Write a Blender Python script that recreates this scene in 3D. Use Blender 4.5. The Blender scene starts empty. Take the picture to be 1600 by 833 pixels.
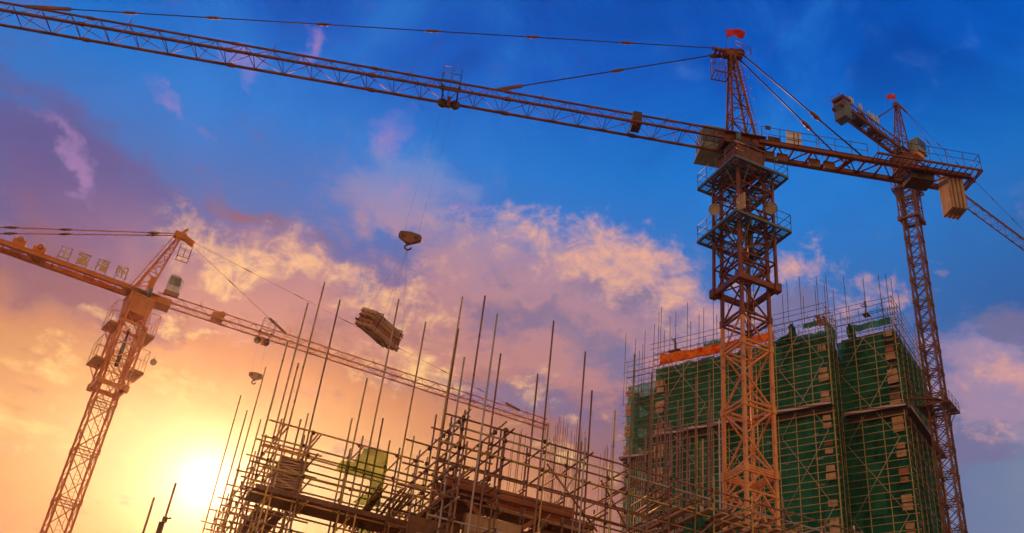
import bpy, math, random
from mathutils import Vector, noise
V = Vector
random.seed(7)
scene = bpy.context.scene
COL = scene.collection
Z = V((0, 0, 1))

# ---------------------------------------------------------------- camera
PITCH, ROLL, EYE, FPX = math.radians(33.11), math.radians(7.225), 1.7, 1555.6
CF = V((0, math.cos(PITCH), math.sin(PITCH)))
CU0 = V((0, -math.sin(PITCH), math.cos(PITCH)))
CR = V((1, 0, 0)) * math.cos(ROLL) + CU0 * math.sin(ROLL)
CU = V((-1, 0, 0)) * math.sin(ROLL) + CU0 * math.cos(ROLL)
CAM = V((0, 0, EYE))
cam_data = bpy.data.cameras.new("camera")
cam = bpy.data.objects.new("camera", cam_data)
COL.objects.link(cam)
cam_data.sensor_width = 36.0
cam_data.lens = 36.0 * FPX / 1600.0
cam_data.clip_start = 0.1
cam_data.clip_end = 9000.0
from mathutils import Matrix
cam.matrix_world = Matrix(((CR.x, CU.x, -CF.x, 0), (CR.y, CU.y, -CF.y, 0), (CR.z, CU.z, -CF.z, EYE), (0, 0, 0, 1)))
scene.camera = cam

# surveying helpers: directions and points of the site measured from the viewpoint
def ray(x, y): return CR * ((x - 800) / FPX) + CU * ((416.5 - y) / FPX) + CF
def at(x, y, d): return CAM + ray(x, y) * d
def atz(x, y, z):
    r = ray(x, y); return CAM + r * ((z - EYE) / r.z)
def zfor(x, y, py):
    # height of the point standing above plan position (x, y) that is seen at row py
    k = (416.5 - py) / FPX
    b = V((x, y, -EYE))
    return (k * b.dot(CF) - b.dot(CU)) / (CU.z - k * CF.z)
def hdir(x, y, s):
    n = ray(x, y).cross(ray(x + 100, y + 100 * s))
    h = n.cross(Z); h.normalize()
    return h if h.dot(CR) > 0 else -h
def post_xy(x, y, p, d):
    # plan position on the line p + t*d of an upright whose tip is seen at (x, y)
    r = ray(x, y)
    det = r.x * (-d.y) + d.x * r.y
    s = (p.x * (-d.y) + d.x * p.y) / det
    return V((r.x * s, r.y * s, EYE + r.z * s))
def azel(x, y):
    r = ray(x, y).normalized()
    return math.atan2(r.x, r.y), math.asin(r.z)

# ---------------------------------------------------------------- light and exposure
scene.view_settings.view_transform = 'Standard'
scene.view_settings.look = 'None'
scene.view_settings.exposure = 0.0
scene.view_settings.gamma = 1.0
scene.view_settings.use_curve_mapping = False
scene.render.engine = 'CYCLES'
cy = scene.cycles
cy.use_denoising = True
cy.denoiser = 'OPENIMAGEDENOISE'
cy.max_bounces = 6; cy.diffuse_bounces = 3; cy.glossy_bounces = 2; cy.transmission_bounces = 4
cy.volume_bounces = 0; cy.transparent_max_bounces = 16
SUN_AZ, SUN_EL = azel(322, 752)
SUN_DIR = V((math.sin(SUN_AZ) * math.cos(SUN_EL), math.cos(SUN_AZ) * math.cos(SUN_EL), math.sin(SUN_EL)))
sd = bpy.data.lights.new("sun", 'SUN')
sd.energy = 4.2
sd.color = (1.0, 0.42, 0.17)
sd.angle = math.radians(0.6)
sun = bpy.data.objects.new("sun", sd)
COL.objects.link(sun)
sun.rotation_euler = SUN_DIR.to_track_quat('Z', 'Y').to_euler()

def lin(r, g, b):
    f = lambda c: (c / 255 / 12.92) if c / 255 <= 0.04045 else ((c / 255 + 0.055) / 1.055) ** 2.4
    return (f(r), f(g), f(b), 1.0)

class NT:
    """small node tree writer"""
    def __init__(s, tree): s.t = tree; s.n = tree.nodes; s.l = tree.links; s.n.clear()
    def new(s, typ, **kw):
        nd = s.n.new(typ)
        for k, v in kw.items(): setattr(nd, k, v)
        return nd
    def put(s, sock, val):
        if hasattr(val, 'links') or isinstance(val, bpy.types.NodeSocket): s.l.new(val, sock)
        else: sock.default_value = val
    def m(s, op, a, b=0.0, c=0.0):
        nd = s.new('ShaderNodeMath', operation=op)
        s.put(nd.inputs[0], a); s.put(nd.inputs[1], b); s.put(nd.inputs[2], c)
        return nd.outputs[0]
    def rng(s, v, a, b, c=0.0, d=1.0, kind='SMOOTHSTEP'):
        nd = s.new('ShaderNodeMapRange', interpolation_type=kind)
        for i, q in enumerate((v, a, b, c, d)): s.put(nd.inputs[i], q)
        return nd.outputs[0]
    def mix(s, f, a, b, mode='MIX'):
        nd = s.new('ShaderNodeMix', data_type='RGBA', blend_type=mode)
        s.put(nd.inputs[0], f); s.put(nd.inputs[6], a); s.put(nd.inputs[7], b)
        return nd.outputs[2]
    def ramp(s, v, stops):
        nd = s.new('ShaderNodeValToRGB')
        e = nd.color_ramp.elements
        while len(e) < len(stops): e.new(0.5)
        for q, (p, c) in zip(e, stops): q.position = p; q.color = c
        s.put(nd.inputs[0], v)
        return nd.outputs[0]
    def noise(s, vec, scale, detail=6, rough=0.55, dist=0.0, dims='3D'):
        nd = s.new('ShaderNodeTexNoise', noise_dimensions=dims)
        s.put(nd.inputs['Vector'], vec); nd.inputs['Scale'].default_value = scale
        nd.inputs['Detail'].default_value = detail; nd.inputs['Roughness'].default_value = rough
        nd.inputs['Distortion'].default_value = dist
        return nd

def make_sky():
    w = bpy.data.worlds.new("World"); scene.world = w; w.use_nodes = True
    t = NT(w.node_tree)
    d = t.new('ShaderNodeTexCoord').outputs['Generated']
    sep = t.new('ShaderNodeSeparateXYZ'); t.l.new(d, sep.inputs[0])
    x, y, z = sep.outputs
    deg = 180 / math.pi
    el = t.m('MULTIPLY', t.m('ARCSINE', z), deg)
    az = t.m('MULTIPLY', t.m('ARCTAN2', x, y), deg)
    cel = t.m('COSINE', t.m('ARCSINE', z))
    # cloud deck coordinates: a flat layer seen in perspective
    zz = t.m('MAXIMUM', z, 0.06)
    cmb = t.new('ShaderNodeCombineXYZ')
    t.put(cmb.inputs[0], t.m('DIVIDE', x, zz)); t.put(cmb.inputs[1], t.m('DIVIDE', y, zz)); cmb.inputs[2].default_value = 3.7
    deck = cmb.outputs[0]
    # sky dome coordinates in degrees (azimuth shortened by the cosine of the elevation)
    cm2 = t.new('ShaderNodeCombineXYZ')
    t.put(cm2.inputs[0], t.m('MULTIPLY', az, 0.84)); t.put(cm2.inputs[1], el)
    dome = cm2.outputs[0]
    warp = t.noise(dome, 0.11, 5, 0.6)
    wsub = t.new('ShaderNodeVectorMath', operation='SUBTRACT'); t.l.new(warp.outputs['Color'], wsub.inputs[0]); wsub.inputs[1].default_value = (0.5, 0.5, 0.5)
    wmul = t.new('ShaderNodeVectorMath', operation='SCALE'); t.l.new(wsub.outputs[0], wmul.inputs[0]); wmul.inputs['Scale'].default_value = 11.0
    wadd = t.new('ShaderNodeVectorMath', operation='ADD'); t.l.new(dome, wadd.inputs[0]); t.l.new(wmul.outputs[0], wadd.inputs[1])
    wdome = wadd.outputs[0]
    def blob(px, py, rx, ry, rot=0.0, warped=True, lo=0.0, hi=1.0):
        a, e = azel(px, py)
        mp = t.new('ShaderNodeMapping', vector_type='TEXTURE')
        t.l.new(wdome if warped else dome, mp.inputs['Vector'])
        mp.inputs['Location'].default_value = (math.degrees(a) * 0.84, math.degrees(e), 0)
        mp.inputs['Rotation'].default_value = (0, 0, math.radians(rot) - ROLL)
        mp.inputs['Scale'].default_value = (rx / 27.0, ry / 27.0, 1e5)
        ln = t.new('ShaderNodeVectorMath', operation='LENGTH'); t.l.new(mp.outputs[0], ln.inputs[0])
        return t.rng(ln.outputs['Value'], lo, hi, 1.0, 0.0)
    def total(*bs):
        r = bs[0]
        for b in bs[1:]: r = t.m('MAXIMUM', r, b)
        return r
    # clear-sky colour by height
    e01 = t.m('DIVIDE', el, 90.0)
    base = t.ramp(e01, [(0.0, lin(196, 186, 178)), (0.16, lin(168, 166, 176)), (0.225, lin(128, 145, 172)), (0.29, lin(84, 124, 176)),
                        (0.37, lin(50, 118, 192)), (0.43, lin(10, 116, 205)), (0.49, lin(0, 90, 192)), (0.56, lin(0, 70, 170)), (0.8, lin(4, 50, 120))])
    right = t.rng(az, 14.0, 34.0)
    base = t.mix(t.m('MULTIPLY', right, t.rng(el, 45, 26)), base, lin(44, 92, 158))
    base = t.mix(t.m('MULTIPLY', right, t.rng(el, 31, 21)), base, lin(132, 142, 158))
    # warm light spread around the sun
    sa, se = math.degrees(SUN_AZ) * 0.84, math.degrees(SUN_EL)
    mp = t.new('ShaderNodeMapping', vector_type='TEXTURE'); t.l.new(dome, mp.inputs['Vector'])
    mp.inputs['Location'].default_value = (sa, se, 0); mp.inputs['Scale'].default_value = (1.45, 0.66, 1)
    ln = t.new('ShaderNodeVectorMath', operation='LENGTH'); t.l.new(mp.outputs[0], ln.inputs[0])
    dist = t.m('ADD', ln.outputs['Value'], t.m('MULTIPLY', t.m('SUBTRACT', warp.outputs['Fac'], 0.5), 7.0))
    d01 = t.m('DIVIDE', dist, 40.0)
    warm = t.ramp(d01, [(0.0, lin(225, 205, 150)), (0.11, lin(232, 190, 128)), (0.18, lin(226, 164, 104)), (0.27, lin(204, 134, 90)),
                        (0.36, lin(160, 104, 96)), (0.48, lin(100, 88, 138)), (0.62, lin(80, 96, 162)), (0.8, lin(60, 100, 180))])
    wal = t.ramp(d01, [(0.0, (1, 1, 1, 1)), (0.36, (0.95,) * 3 + (1,)), (0.5, (0.72,) * 3 + (1,)), (0.62, (0.36,) * 3 + (1,)), (0.78, (0, 0, 0, 1))])
    col = t.mix(wal, base, warm)
    # mottled high haze in the blue
    mot = t.noise(dome, 0.085, 7, 0.62, 0.8).outputs['Fac']
    col = t.mix(t.m('MULTIPLY', t.rng(mot, 0.46, 0.72), t.rng(el, 30, 38, 0.0, 0.55)), col, lin(40, 128, 214))
    col = t.mix(t.m('MULTIPLY', t.rng(mot, 0.50, 0.30), t.rng(el, 36, 46, 0.0, 0.6)), col, lin(0, 58, 150))
    # lavender veil of thin cloud
    n1 = t.noise(deck, 1.15, 9, 0.60, 0.35).outputs['Fac']
    n2 = t.noise(deck, 3.4, 9, 0.66, 0.5).outputs['Fac']
    n3 = t.noise(dome, 0.2, 9, 0.66, 0.9).outputs['Fac']
    fluff = t.m('ADD', t.m('ADD', t.m('MULTIPLY', n1, 0.30), t.m('MULTIPLY', n2, 0.38)), t.m('MULTIPLY', n3, 0.32))
    fluff = t.m('ADD', t.m('MULTIPLY', t.m('SUBTRACT', fluff, 0.5), 2.0), 0.5)
    fl0 = t.m('SUBTRACT', fluff, 0.5)
    fine = t.noise(deck, 9.0, 6, 0.6, 0.4).outputs['Fac']
    fl1 = t.m('ADD', t.m('MULTIPLY', fl0, 1.25), t.m('MULTIPLY', t.m('SUBTRACT', fine, 0.5), 0.75))
    veil_m = total(blob(900, 500, 640, 190, 3), blob(420, 430, 330, 150, 6), blob(120, 300, 330, 130, -20), blob(1540, 600, 200, 190), blob(640, 290, 200, 100))
    veil = t.m('MULTIPLY', t.rng(t.m('ADD', veil_m, t.m('MULTIPLY', fl1, 1.3)), 0.12, 0.85), 0.88)
    veil_c = t.mix(t.rng(dist, 14, 36), lin(192, 132, 124), lin(156, 140, 178))
    veil_c = t.mix(t.rng(el, 33, 39), veil_c, lin(92, 136, 202))
    veil_c = t.mix(t.m('MULTIPLY', t.rng(az, -9, -24), t.rng(el, 27, 33)), veil_c, lin(92, 90, 148))
    col = t.mix(veil, col, veil_c)
    col = t.mix(t.m('MULTIPLY', blob(70, 320, 300, 150, -12), 0.72), col, lin(88, 80, 140))
    # grey-violet undersides
    sh_m = total(blob(760, 590, 330, 60), blob(1000, 490, 330, 80), blob(130, 400, 320, 100, -5), blob(1240, 490, 200, 60), blob(1590, 480, 140, 60), blob(420, 330, 200, 40), blob(860, 520, 260, 40, -10), blob(1500, 720, 220, 60))
    sh = t.m('MULTIPLY', t.rng(t.m('SUBTRACT', sh_m, t.m('MULTIPLY', fl1, 1.8)), 0.28, 1.15), 0.85)
    sh_c = t.mix(t.rng(az, -20, 8), lin(138, 92, 108), lin(118, 112, 150))
    col = t.mix(sh, col, sh_c)
    # sunlit cloud
    li_m = total(blob(960, 425, 380, 110, -6), blob(560, 430, 270, 90, 4), blob(1310, 425, 210, 90), blob(1550, 580, 130, 90), blob(860, 600, 190, 60, -14),
                 blob(660, 560, 280, 80), blob(150, 560, 320, 90, 6), blob(380, 385, 170, 60, -8), blob(90, 640, 240, 70), blob(930, 690, 280, 80), blob(230, 470, 260, 30, 8), blob(1480, 690, 200, 34, -4), blob(1180, 590, 160, 40, -8))
    puff = t.noise(dome, 0.62, 8, 0.64, 0.9).outputs['Fac']
    li = t.rng(t.m('ADD', t.m('MULTIPLY', li_m, 0.85), t.m('ADD', t.m('MULTIPLY', fl1, 2.2), t.m('MULTIPLY', t.m('SUBTRACT', puff, 0.5), 1.9))), 0.34, 1.5)
    li_c = t.mix(t.rng(dist, 8, 30), lin(255, 206, 132), lin(232, 170, 146))
    li_c = t.mix(t.rng(az, 12, 27), li_c, lin(222, 160, 150))
    col = t.mix(t.m('MULTIPLY', t.m('MULTIPLY', li, 0.95), t.rng(li_m, 0.0, 0.3)), col, li_c)
    # high pink wisps
    wi_m = total(blob(275, 158, 125, 34, -8), blob(470, 36, 34, 66, 20), blob(90, 225, 150, 26, -28), blob(650, 285, 70, 30),
                 blob(600, 190, 70, 90, 10), blob(360, 100, 60, 60), blob(735, 345, 60, 24))
    wi = t.rng(t.m('ADD', wi_m, t.m('MULTIPLY', fl1, 2.1)), 0.40, 1.6)
    col = t.mix(t.m('MULTIPLY', t.m('MULTIPLY', wi, 0.62), t.rng(wi_m, 0.0, 0.6)), col, lin(176, 134, 186))
    # the sun itself and its aureole
    dv = t.new('ShaderNodeVectorMath', operation='DOT_PRODUCT'); t.l.new(d, dv.inputs[0]); dv.inputs[1].default_value = SUN_DIR
    ang = t.m('MULTIPLY', t.m('ARCCOSINE', t.m('MINIMUM', dv.outputs['Value'], 1.0)), deg)
    au = t.m('ADD', t.m('MULTIPLY', t.m('EXPONENT', t.m('MULTIPLY', ang, -1.25)), 1.5), t.m('MULTIPLY', t.m('EXPONENT', t.m('MULTIPLY', ang, -0.3)), 0.10))
    auc = t.new('ShaderNodeVectorMath', operation='SCALE'); auc.inputs[0].default_value = (1.0, 0.86, 0.64); t.put(auc.inputs['Scale'], au)
    col = t.mix(1.0, col, auc.outputs[0], 'ADD')
    bg = t.new('ShaderNodeBackground'); t.put(bg.inputs[0], col); bg.inputs[1].default_value = 1.0
    # behind the viewer: physical sky, warmed as added fill
    sk = t.new('ShaderNodeTexSky', sky_type='NISHITA')
    sk.sun_disc = False; sk.sun_elevation = SUN_EL; sk.sun_rotation = SUN_AZ; sk.dust_density = 3.0
    bg2 = t.new('ShaderNodeBackground'); t.put(bg2.inputs[0], t.mix(0.5, sk.outputs[0], lin(255, 190, 140), 'MULTIPLY')); bg2.inputs[1].default_value = 0.15
    # warm fill light added unseen behind the viewer, shaped as a cloud over the horizon
    fill_bank = t.m('MULTIPLY', t.rng(el, 62, 18), t.rng(t.m('ADD', n3, t.rng(el, 60, 10, -0.1, 0.2)), 0.36, 0.62))
    bg3 = t.new('ShaderNodeBackground'); bg3.inputs[0].default_value = lin(255, 196, 150); bg3.inputs[1].default_value = 1.1
    mb_ = t.new('ShaderNodeMixShader'); t.put(mb_.inputs[0], t.m('MULTIPLY', fill_bank, 0.9)); t.l.new(bg2.outputs[0], mb_.inputs[1]); t.l.new(bg3.outputs[0], mb_.inputs[2])
    ms = t.new('ShaderNodeMixShader'); t.put(ms.inputs[0], t.rng(y, 0.12, -0.25)); t.l.new(bg.outputs[0], ms.inputs[1]); t.l.new(mb_.outputs[0], ms.inputs[2])
    out = t.new('ShaderNodeOutputWorld'); t.l.new(ms.outputs[0], out.inputs[0])
    w.cycles.sampling_method = 'MANUAL'; w.cycles.sample_map_resolution = 512
make_sky()

# ---------------------------------------------------------------- materials
MATS = {}
def rgb(c): return (c[0], c[1], c[2], 1.0)
def mat(name, c1, c2, scale=1.5, rough=0.6, metal=0.0, bump=0.15, c3=None, streak=False, lo=0.4, hi=0.62):
    m = bpy.data.materials.new(name); m.use_nodes = True
    t = NT(m.node_tree)
    co = t.new('ShaderNodeTexCoord').outputs['Object']
    if streak:
        mp = t.new('ShaderNodeMapping'); t.l.new(co, mp.inputs['Vector']); mp.inputs['Scale'].default_value = (1, 1, 0.16); co = mp.outputs[0]
    n = t.noise(co, scale, 7, 0.65).outputs['Fac']
    n2 = t.noise(co, scale * 9, 4, 0.6).outputs['Fac']
    f = t.rng(t.m('ADD', t.m('MULTIPLY', n, 0.72), t.m('MULTIPLY', n2, 0.28)), lo, hi)
    col = t.mix(f, rgb(c1), rgb(c2))
    if c3:
        n3 = t.noise(co, scale * 3.3, 5, 0.7).outputs['Fac']
        col = t.mix(t.rng(n3, 0.56, 0.66), col, rgb(c3))
    p = t.new('ShaderNodeBsdfPrincipled')
    t.put(p.inputs['Base Color'], col); p.inputs['Metallic'].default_value = metal
    t.put(p.inputs['Roughness'], t.m('ADD', rough - 0.1, t.m('MULTIPLY', n2, 0.25)))
    if bump:
        b = t.new('ShaderNodeBump'); b.inputs['Strength'].default_value = bump; b.inputs['Distance'].default_value = 0.02
        t.put(b.inputs['Height'], n2); t.l.new(b.outputs[0], p.inputs['Normal'])
    o = t.new('ShaderNodeOutputMaterial'); t.l.new(p.outputs[0], o.inputs[0])
    MATS[name] = m
    return m
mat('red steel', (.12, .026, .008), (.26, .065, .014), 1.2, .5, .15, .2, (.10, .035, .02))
mat('orange steel', (.60, .22, .04), (.72, .32, .07), 0.9, .45, .1, .2, (.30, .10, .035))  # flare glow of the lower main mast put into the colour
mat('load orange', (.46, .17, .055), (.58, .25, .09), 1.3, .6, 0, .25, (.26, .10, .04))
mat('tube glow gold', (.58, .29, .055), (.74, .44, .11), 1.3, .38, .35, .25, (.20, .09, .03))  # golden sun wash on the left wing tubes put into the colour
mat('far glow steel', (.56, .135, .003), (.66, .19, .006), 0.9, .5, .1, .15, (.32, .11, .03))  # orange haze and flare wash on the left crane put into its paint
mat('brown steel', (.15, .055, .02), (.26, .10, .03), 0.9, .55, .1, .2, (.14, .06, .03))
mat('dark steel', (.06, .035, .025), (.11, .06, .04), 1.5, .5, .3, .2)
mat('blue grey steel', (.07, .12, .14), (.12, .18, .20), 1.5, .45, .2, .2, (.12, .07, .04))
mat('cable steel', (.035, .028, .025), (.07, .05, .04), 2, .45, .5, .1)
mat('cab paint', (.19, .27, .20), (.27, .35, .26), 1.2, .4, 0, .1, (.16, .11, .06))
mat('frosted glass', (.44, .38, .28), (.55, .48, .36), 4, .3, 0, 0)
mat('sign white', (.50, .58, .54), (.62, .68, .62), 2, .6, 0, .05)
mat('grey panel', (.60, .57, .52), (.70, .67, .60), 2, .6, 0, .05)
mat('gold sign', (.55, .36, .06), (.66, .45, .09), 2, .5, 0, .05)
mat('concrete weight', (.34, .21, .11), (.46, .31, .18), 1.8, .85, 0, .35, (.16, .09, .05), True)
mat('concrete', (.22, .19, .16), (.33, .29, .25), 0.5, .9, 0, .35, (.16, .13, .11), True)
mat('core concrete', (.05, .06, .055), (.10, .11, .10), 0.4, .9, 0, .3)
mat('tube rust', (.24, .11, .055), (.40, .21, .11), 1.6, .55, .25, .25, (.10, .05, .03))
mat('tube yellow', (.50, .33, .07), (.66, .47, .14), 1.1, .55, .1, .2, (.26, .14, .05))
mat('tube pale', (.42, .33, .24), (.55, .45, .34), 1.4, .5, .1, .2)
mat('clamp iron', (.07, .04, .03), (.14, .07, .04), 3, .55, .4, .3)
mat('timber', (.17, .075, .03), (.30, .15, .065), 1.3, .75, 0, .4, (.10, .05, .025))
mat('weight grey', (.10, .125, .14), (.20, .22, .22), 1.4, .85, 0, .3, (.09, .06, .04), True)
mat('plywood', (.42, .24, .12), (.56, .35, .19), 1.0, .7, 0, .2, (.25, .13, .06))
mat('formwork red', (.30, .085, .028), (.42, .14, .05), 1.0, .65, 0, .25, (.24, .13, .08))
mat('flag cloth', (.55, .022, .02), (.68, .04, .03), 2.5, .8, 0, .1)
mat('flag gold', (.75, .5, .06), (.8, .55, .1), 3, .8, 0, 0)
mat('dirt', (.16, .12, .085), (.24, .19, .14), 0.15, .95, 0, .4, (.11, .085, .06))
mat('work cloth', (.05, .055, .07), (.09, .09, .11), 6, .9, 0, .1)
mat('skin', (.35, .20, .13), (.40, .24, .16), 8, .6, 0, 0)
mat('hair', (.012, .01, .009), (.02, .016, .014), 9, .7, 0, 0)
mat('helmet yellow', (.62, .42, .05), (.68, .48, .07), 9, .4, 0, 0)
mat('lamp tin', (.30, .26, .20), (.40, .34, .26), 3, .4, .4, .1, (.18, .12, .07))

def mat_glass():
    m = bpy.data.materials.new('window glass'); m.use_nodes = True
    p = m.node_tree.nodes['Principled BSDF']
    p.inputs['Base Color'].default_value = (.05, .09, .11, 1); p.inputs['Roughness'].default_value = .08
    p.inputs['Specular IOR Level'].default_value = .8
    MATS['window glass'] = m
mat_glass()
def mat_net(name, dark, light, see, thin=0.35, tint=(.75, 1, .85, 1)):
    m = bpy.data.materials.new(name); m.use_nodes = True
    t = NT(m.node_tree)
    tc = t.new('ShaderNodeTexCoord'); co = tc.outputs['Object']
    n = t.noise(co, 0.28, 5, 0.6, 0.4).outputs['Fac']
    n2 = t.noise(co, 1.7, 5, 0.65, 0.3).outputs['Fac']
    # separate sheets about 1.9 x 5.7 m, each faded and dusted differently, lapped at tied seams
    bk = t.new('ShaderNodeTexBrick'); t.l.new(tc.outputs['UV'], bk.inputs['Vector'])
    bk.offset = 0.37; bk.inputs['Color1'].default_value = (0, 0, 0, 1); bk.inputs['Color2'].default_value = (1, 1, 1, 1); bk.inputs['Mortar'].default_value = (0, 0, 0, 1)
    bk.inputs['Scale'].default_value = 1.0; bk.inputs['Brick Width'].default_value = 1.9; bk.inputs['Row Height'].default_value = 5.7; bk.inputs['Mortar Size'].default_value = .05; bk.inputs['Mortar Smooth'].default_value = .6
    f = t.rng(t.m('ADD', t.m('ADD', t.m('MULTIPLY', n, 0.45), t.m('MULTIPLY', n2, 0.45)), t.m('MULTIPLY', bk.outputs['Color'], 0.16)), 0.36, 0.68)
    col = t.mix(f, rgb(dark), rgb(light))
    n4 = t.noise(co, 0.6, 6, 0.7, 1.0).outputs['Fac']
    col = t.mix(t.m('MULTIPLY', t.rng(n4, .56, .72), .35), col, (.10, .11, .07, 1))
    df = t.new('ShaderNodeBsdfDiffuse'); t.put(df.inputs[0], col)
    tr = t.new('ShaderNodeBsdfTranslucent'); t.put(tr.inputs[0], col)
    mx = t.new('ShaderNodeMixShader'); mx.inputs[0].default_value = thin
    t.l.new(df.outputs[0], mx.inputs[1]); t.l.new(tr.outputs[0], mx.inputs[2])
    tp = t.new('ShaderNodeBsdfTransparent'); tp.inputs[0].default_value = tint
    m2 = t.new('ShaderNodeMixShader'); t.put(m2.inputs[0], t.rng(n2, 0.30, 0.72, see * 0.5, see * 1.6))
    t.l.new(mx.outputs[0], m2.inputs[1]); t.l.new(tp.outputs[0], m2.inputs[2])
    o = t.new('ShaderNodeOutputMaterial'); t.l.new(m2.outputs[0], o.inputs[0])
    MATS[name] = m
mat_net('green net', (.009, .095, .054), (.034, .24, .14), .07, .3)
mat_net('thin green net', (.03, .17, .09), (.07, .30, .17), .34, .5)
mat_net('scrap green net', (.06, .10, .012), (.10, .15, .02), .38, .5, (.72, .74, .34, 1))
def mat_stripe(name, c1, c2, scale):
    m = bpy.data.materials.new(name); m.use_nodes = True
    t = NT(m.node_tree)
    co = t.new('ShaderNodeTexCoord').outputs['Object']
    wv = t.new('ShaderNodeTexWave', wave_type='BANDS', bands_direction='DIAGONAL'); t.l.new(co, wv.inputs['Vector'])
    wv.inputs['Scale'].default_value = scale; wv.inputs['Distortion'].default_value = 0.6
    n = t.noise(co, 2.0, 4).outputs['Fac']
    col = t.mix(t.rng(wv.outputs['Fac'], 0.4, 0.6), rgb(c1), rgb(c2))
    col = t.mix(t.m('MULTIPLY', n, 0.4), col, (.12, .09, .07, 1))
    p = t.new('ShaderNodeBsdfPrincipled'); t.put(p.inputs['Base Color'], col); p.inputs['Roughness'].default_value = .7
    o = t.new('ShaderNodeOutputMaterial'); t.l.new(p.outputs[0], o.inputs[0]); MATS[name] = m
mat_stripe('red white stripe', (.30, .07, .05), (.62, .55, .48), 1.6)
def mat_banner():
    m = bpy.data.materials.new('banner cloth'); m.use_nodes = True
    t = NT(m.node_tree)
    co = t.new('ShaderNodeTexCoord').outputs['Object']
    n = t.noise(co, 1.1, 5, .7).outputs['Fac']
    col = t.mix(t.rng(n, .40, .60), (.80, .08, .012, 1), (.90, .36, .04, 1))
    df = t.new('ShaderNodeBsdfDiffuse'); t.put(df.inputs[0], col)
    tr = t.new('ShaderNodeBsdfTranslucent'); t.put(tr.inputs[0], col)
    mx = t.new('ShaderNodeMixShader'); mx.inputs[0].default_value = .5
    t.l.new(df.outputs[0], mx.inputs[1]); t.l.new(tr.outputs[0], mx.inputs[2])
    o = t.new('ShaderNodeOutputMaterial'); t.l.new(mx.outputs[0], o.inputs[0]); MATS['banner cloth'] = m
mat_banner()

# ---------------------------------------------------------------- mesh building
class MB:
    def __init__(s): s.v = []; s.f = []; s.s = []
    def _add(s, vs, fs, smooth=False):
        o = len(s.v); s.v += [tuple(q) for q in vs]
        s.f += [tuple(i + o for i in f) for f in fs]; s.s += [smooth] * len(fs)
    def tube(s, a, b, r, n=6, r2=None, caps=True):
        a = V(a); b = V(b); d = b - a
        if d.length < 1e-5: return s
        d.normalize(); u = d.cross(Z if abs(d.z) < 0.95 else V((1, 0, 0))); u.normalize(); w = d.cross(u)
        r2 = r if r2 is None else r2
        vs = []
        for k in range(n):
            c, q = math.cos(2 * math.pi * k / n), math.sin(2 * math.pi * k / n)
            e = u * c + w * q; vs.append(a + e * r); vs.append(b + e * r2)
        fs = [(2 * k, 2 * ((k + 1) % n), 2 * ((k + 1) % n) + 1, 2 * k + 1) for k in range(n)]
        s._add(vs, fs, True)
        if caps:
            o = len(s.v) - 2 * n
            s.f += [tuple(o + 2 * k for k in range(n))[::-1], tuple(o + 2 * k + 1 for k in range(n))]; s.s += [False, False]
        return s
    def path(s, pts, r, n=6):
        for a, b in zip(pts[:-1], pts[1:]): s.tube(a, b, r, n)
        return s
    def bar(s, a, b, w, h, up=Z):
        a = V(a); b = V(b); d = (b - a).normalized(); u = d.cross(up)
        if u.length < 1e-4: u = d.cross(V((1, 0, 0)))
        u.normalize(); q = u.cross(d); return s.hull8(a, b, u * (w / 2), q * (h / 2))
    def hull8(s, a, b, u, q):
        vs = [a - u - q, a + u - q, a + u + q, a - u + q, b - u - q, b + u - q, b + u + q, b - u + q]
        s._add(vs, [(3, 2, 1, 0), (4, 5, 6, 7), (0, 1, 5, 4), (1, 2, 6, 5), (2, 3, 7, 6), (3, 0, 4, 7)])
        return s
    def box(s, c, ax, ay, az):
        c = V(c); return s.hull8(c - az, c + az, ax, ay)
    def prism(s, poly, off):
        n = len(poly); vs = [V(p) for p in poly] + [V(p) + off for p in poly]
        fs = [tuple(range(n))[::-1], tuple(range(n, 2 * n))] + [(k, (k + 1) % n, n + (k + 1) % n, n + k) for k in range(n)]
        s._add(vs, fs); return s
    def lathe(s, c, ax, prof, n=16):
        c = V(c); ax = V(ax).normalized(); u = ax.cross(Z if abs(ax.z) < .9 else V((1, 0, 0))); u.normalize(); w = ax.cross(u)
        vs = []
        for (r, tt) in prof:
            for k in range(n):
                a = 2 * math.pi * k / n; vs.append(c + ax * tt + (u * math.cos(a) + w * math.sin(a)) * r)
        fs = [(i * n + k, i * n + (k + 1) % n, (i + 1) * n + (k + 1) % n, (i + 1) * n + k) for i in range(len(prof) - 1) for k in range(n)]
        s._add(vs, fs, True); return s
    def grid(s, pts, smooth=True):
        h, w = len(pts), len(pts[0])
        s._add([p for row in pts for p in row], [(i * w + j, i * w + j + 1, (i + 1) * w + j + 1, (i + 1) * w + j) for i in range(h - 1) for j in range(w - 1)], smooth)
        return s
    def build(s, name, m, parent=None, base=None, **tags):
        o0 = V(parent['_o']) if parent is not None else V(base if base is not None else (0, 0, 0))
        me = bpy.data.meshes.new(name)
        me.from_pydata([(x - o0.x, y - o0.y, z - o0.z) for x, y, z in s.v], [], s.f)
        me.polygons.foreach_set('use_smooth', s.s)
        me.materials.append(MATS[m]); me.update()
        ob = bpy.data.objects.new(name, me); COL.objects.link(ob)
        ob['_o'] = tuple(o0)
        if parent is not None: ob.parent = parent
        else: ob.location = o0
        for k, q in tags.items(): ob[k] = q
        return ob
def thing(name, label, cat, base, group=None):
    e = bpy.data.objects.new(name, None); COL.objects.link(e)
    e.location = base; e.empty_display_size = 0.3; e['_o'] = tuple(base)
    e['label'] = label; e['category'] = cat
    if group: e['group'] = group
    return e
def tag(o, label, cat, group=None):
    o['label'] = label; o['category'] = cat
    if group: o['group'] = group
    return o
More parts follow.
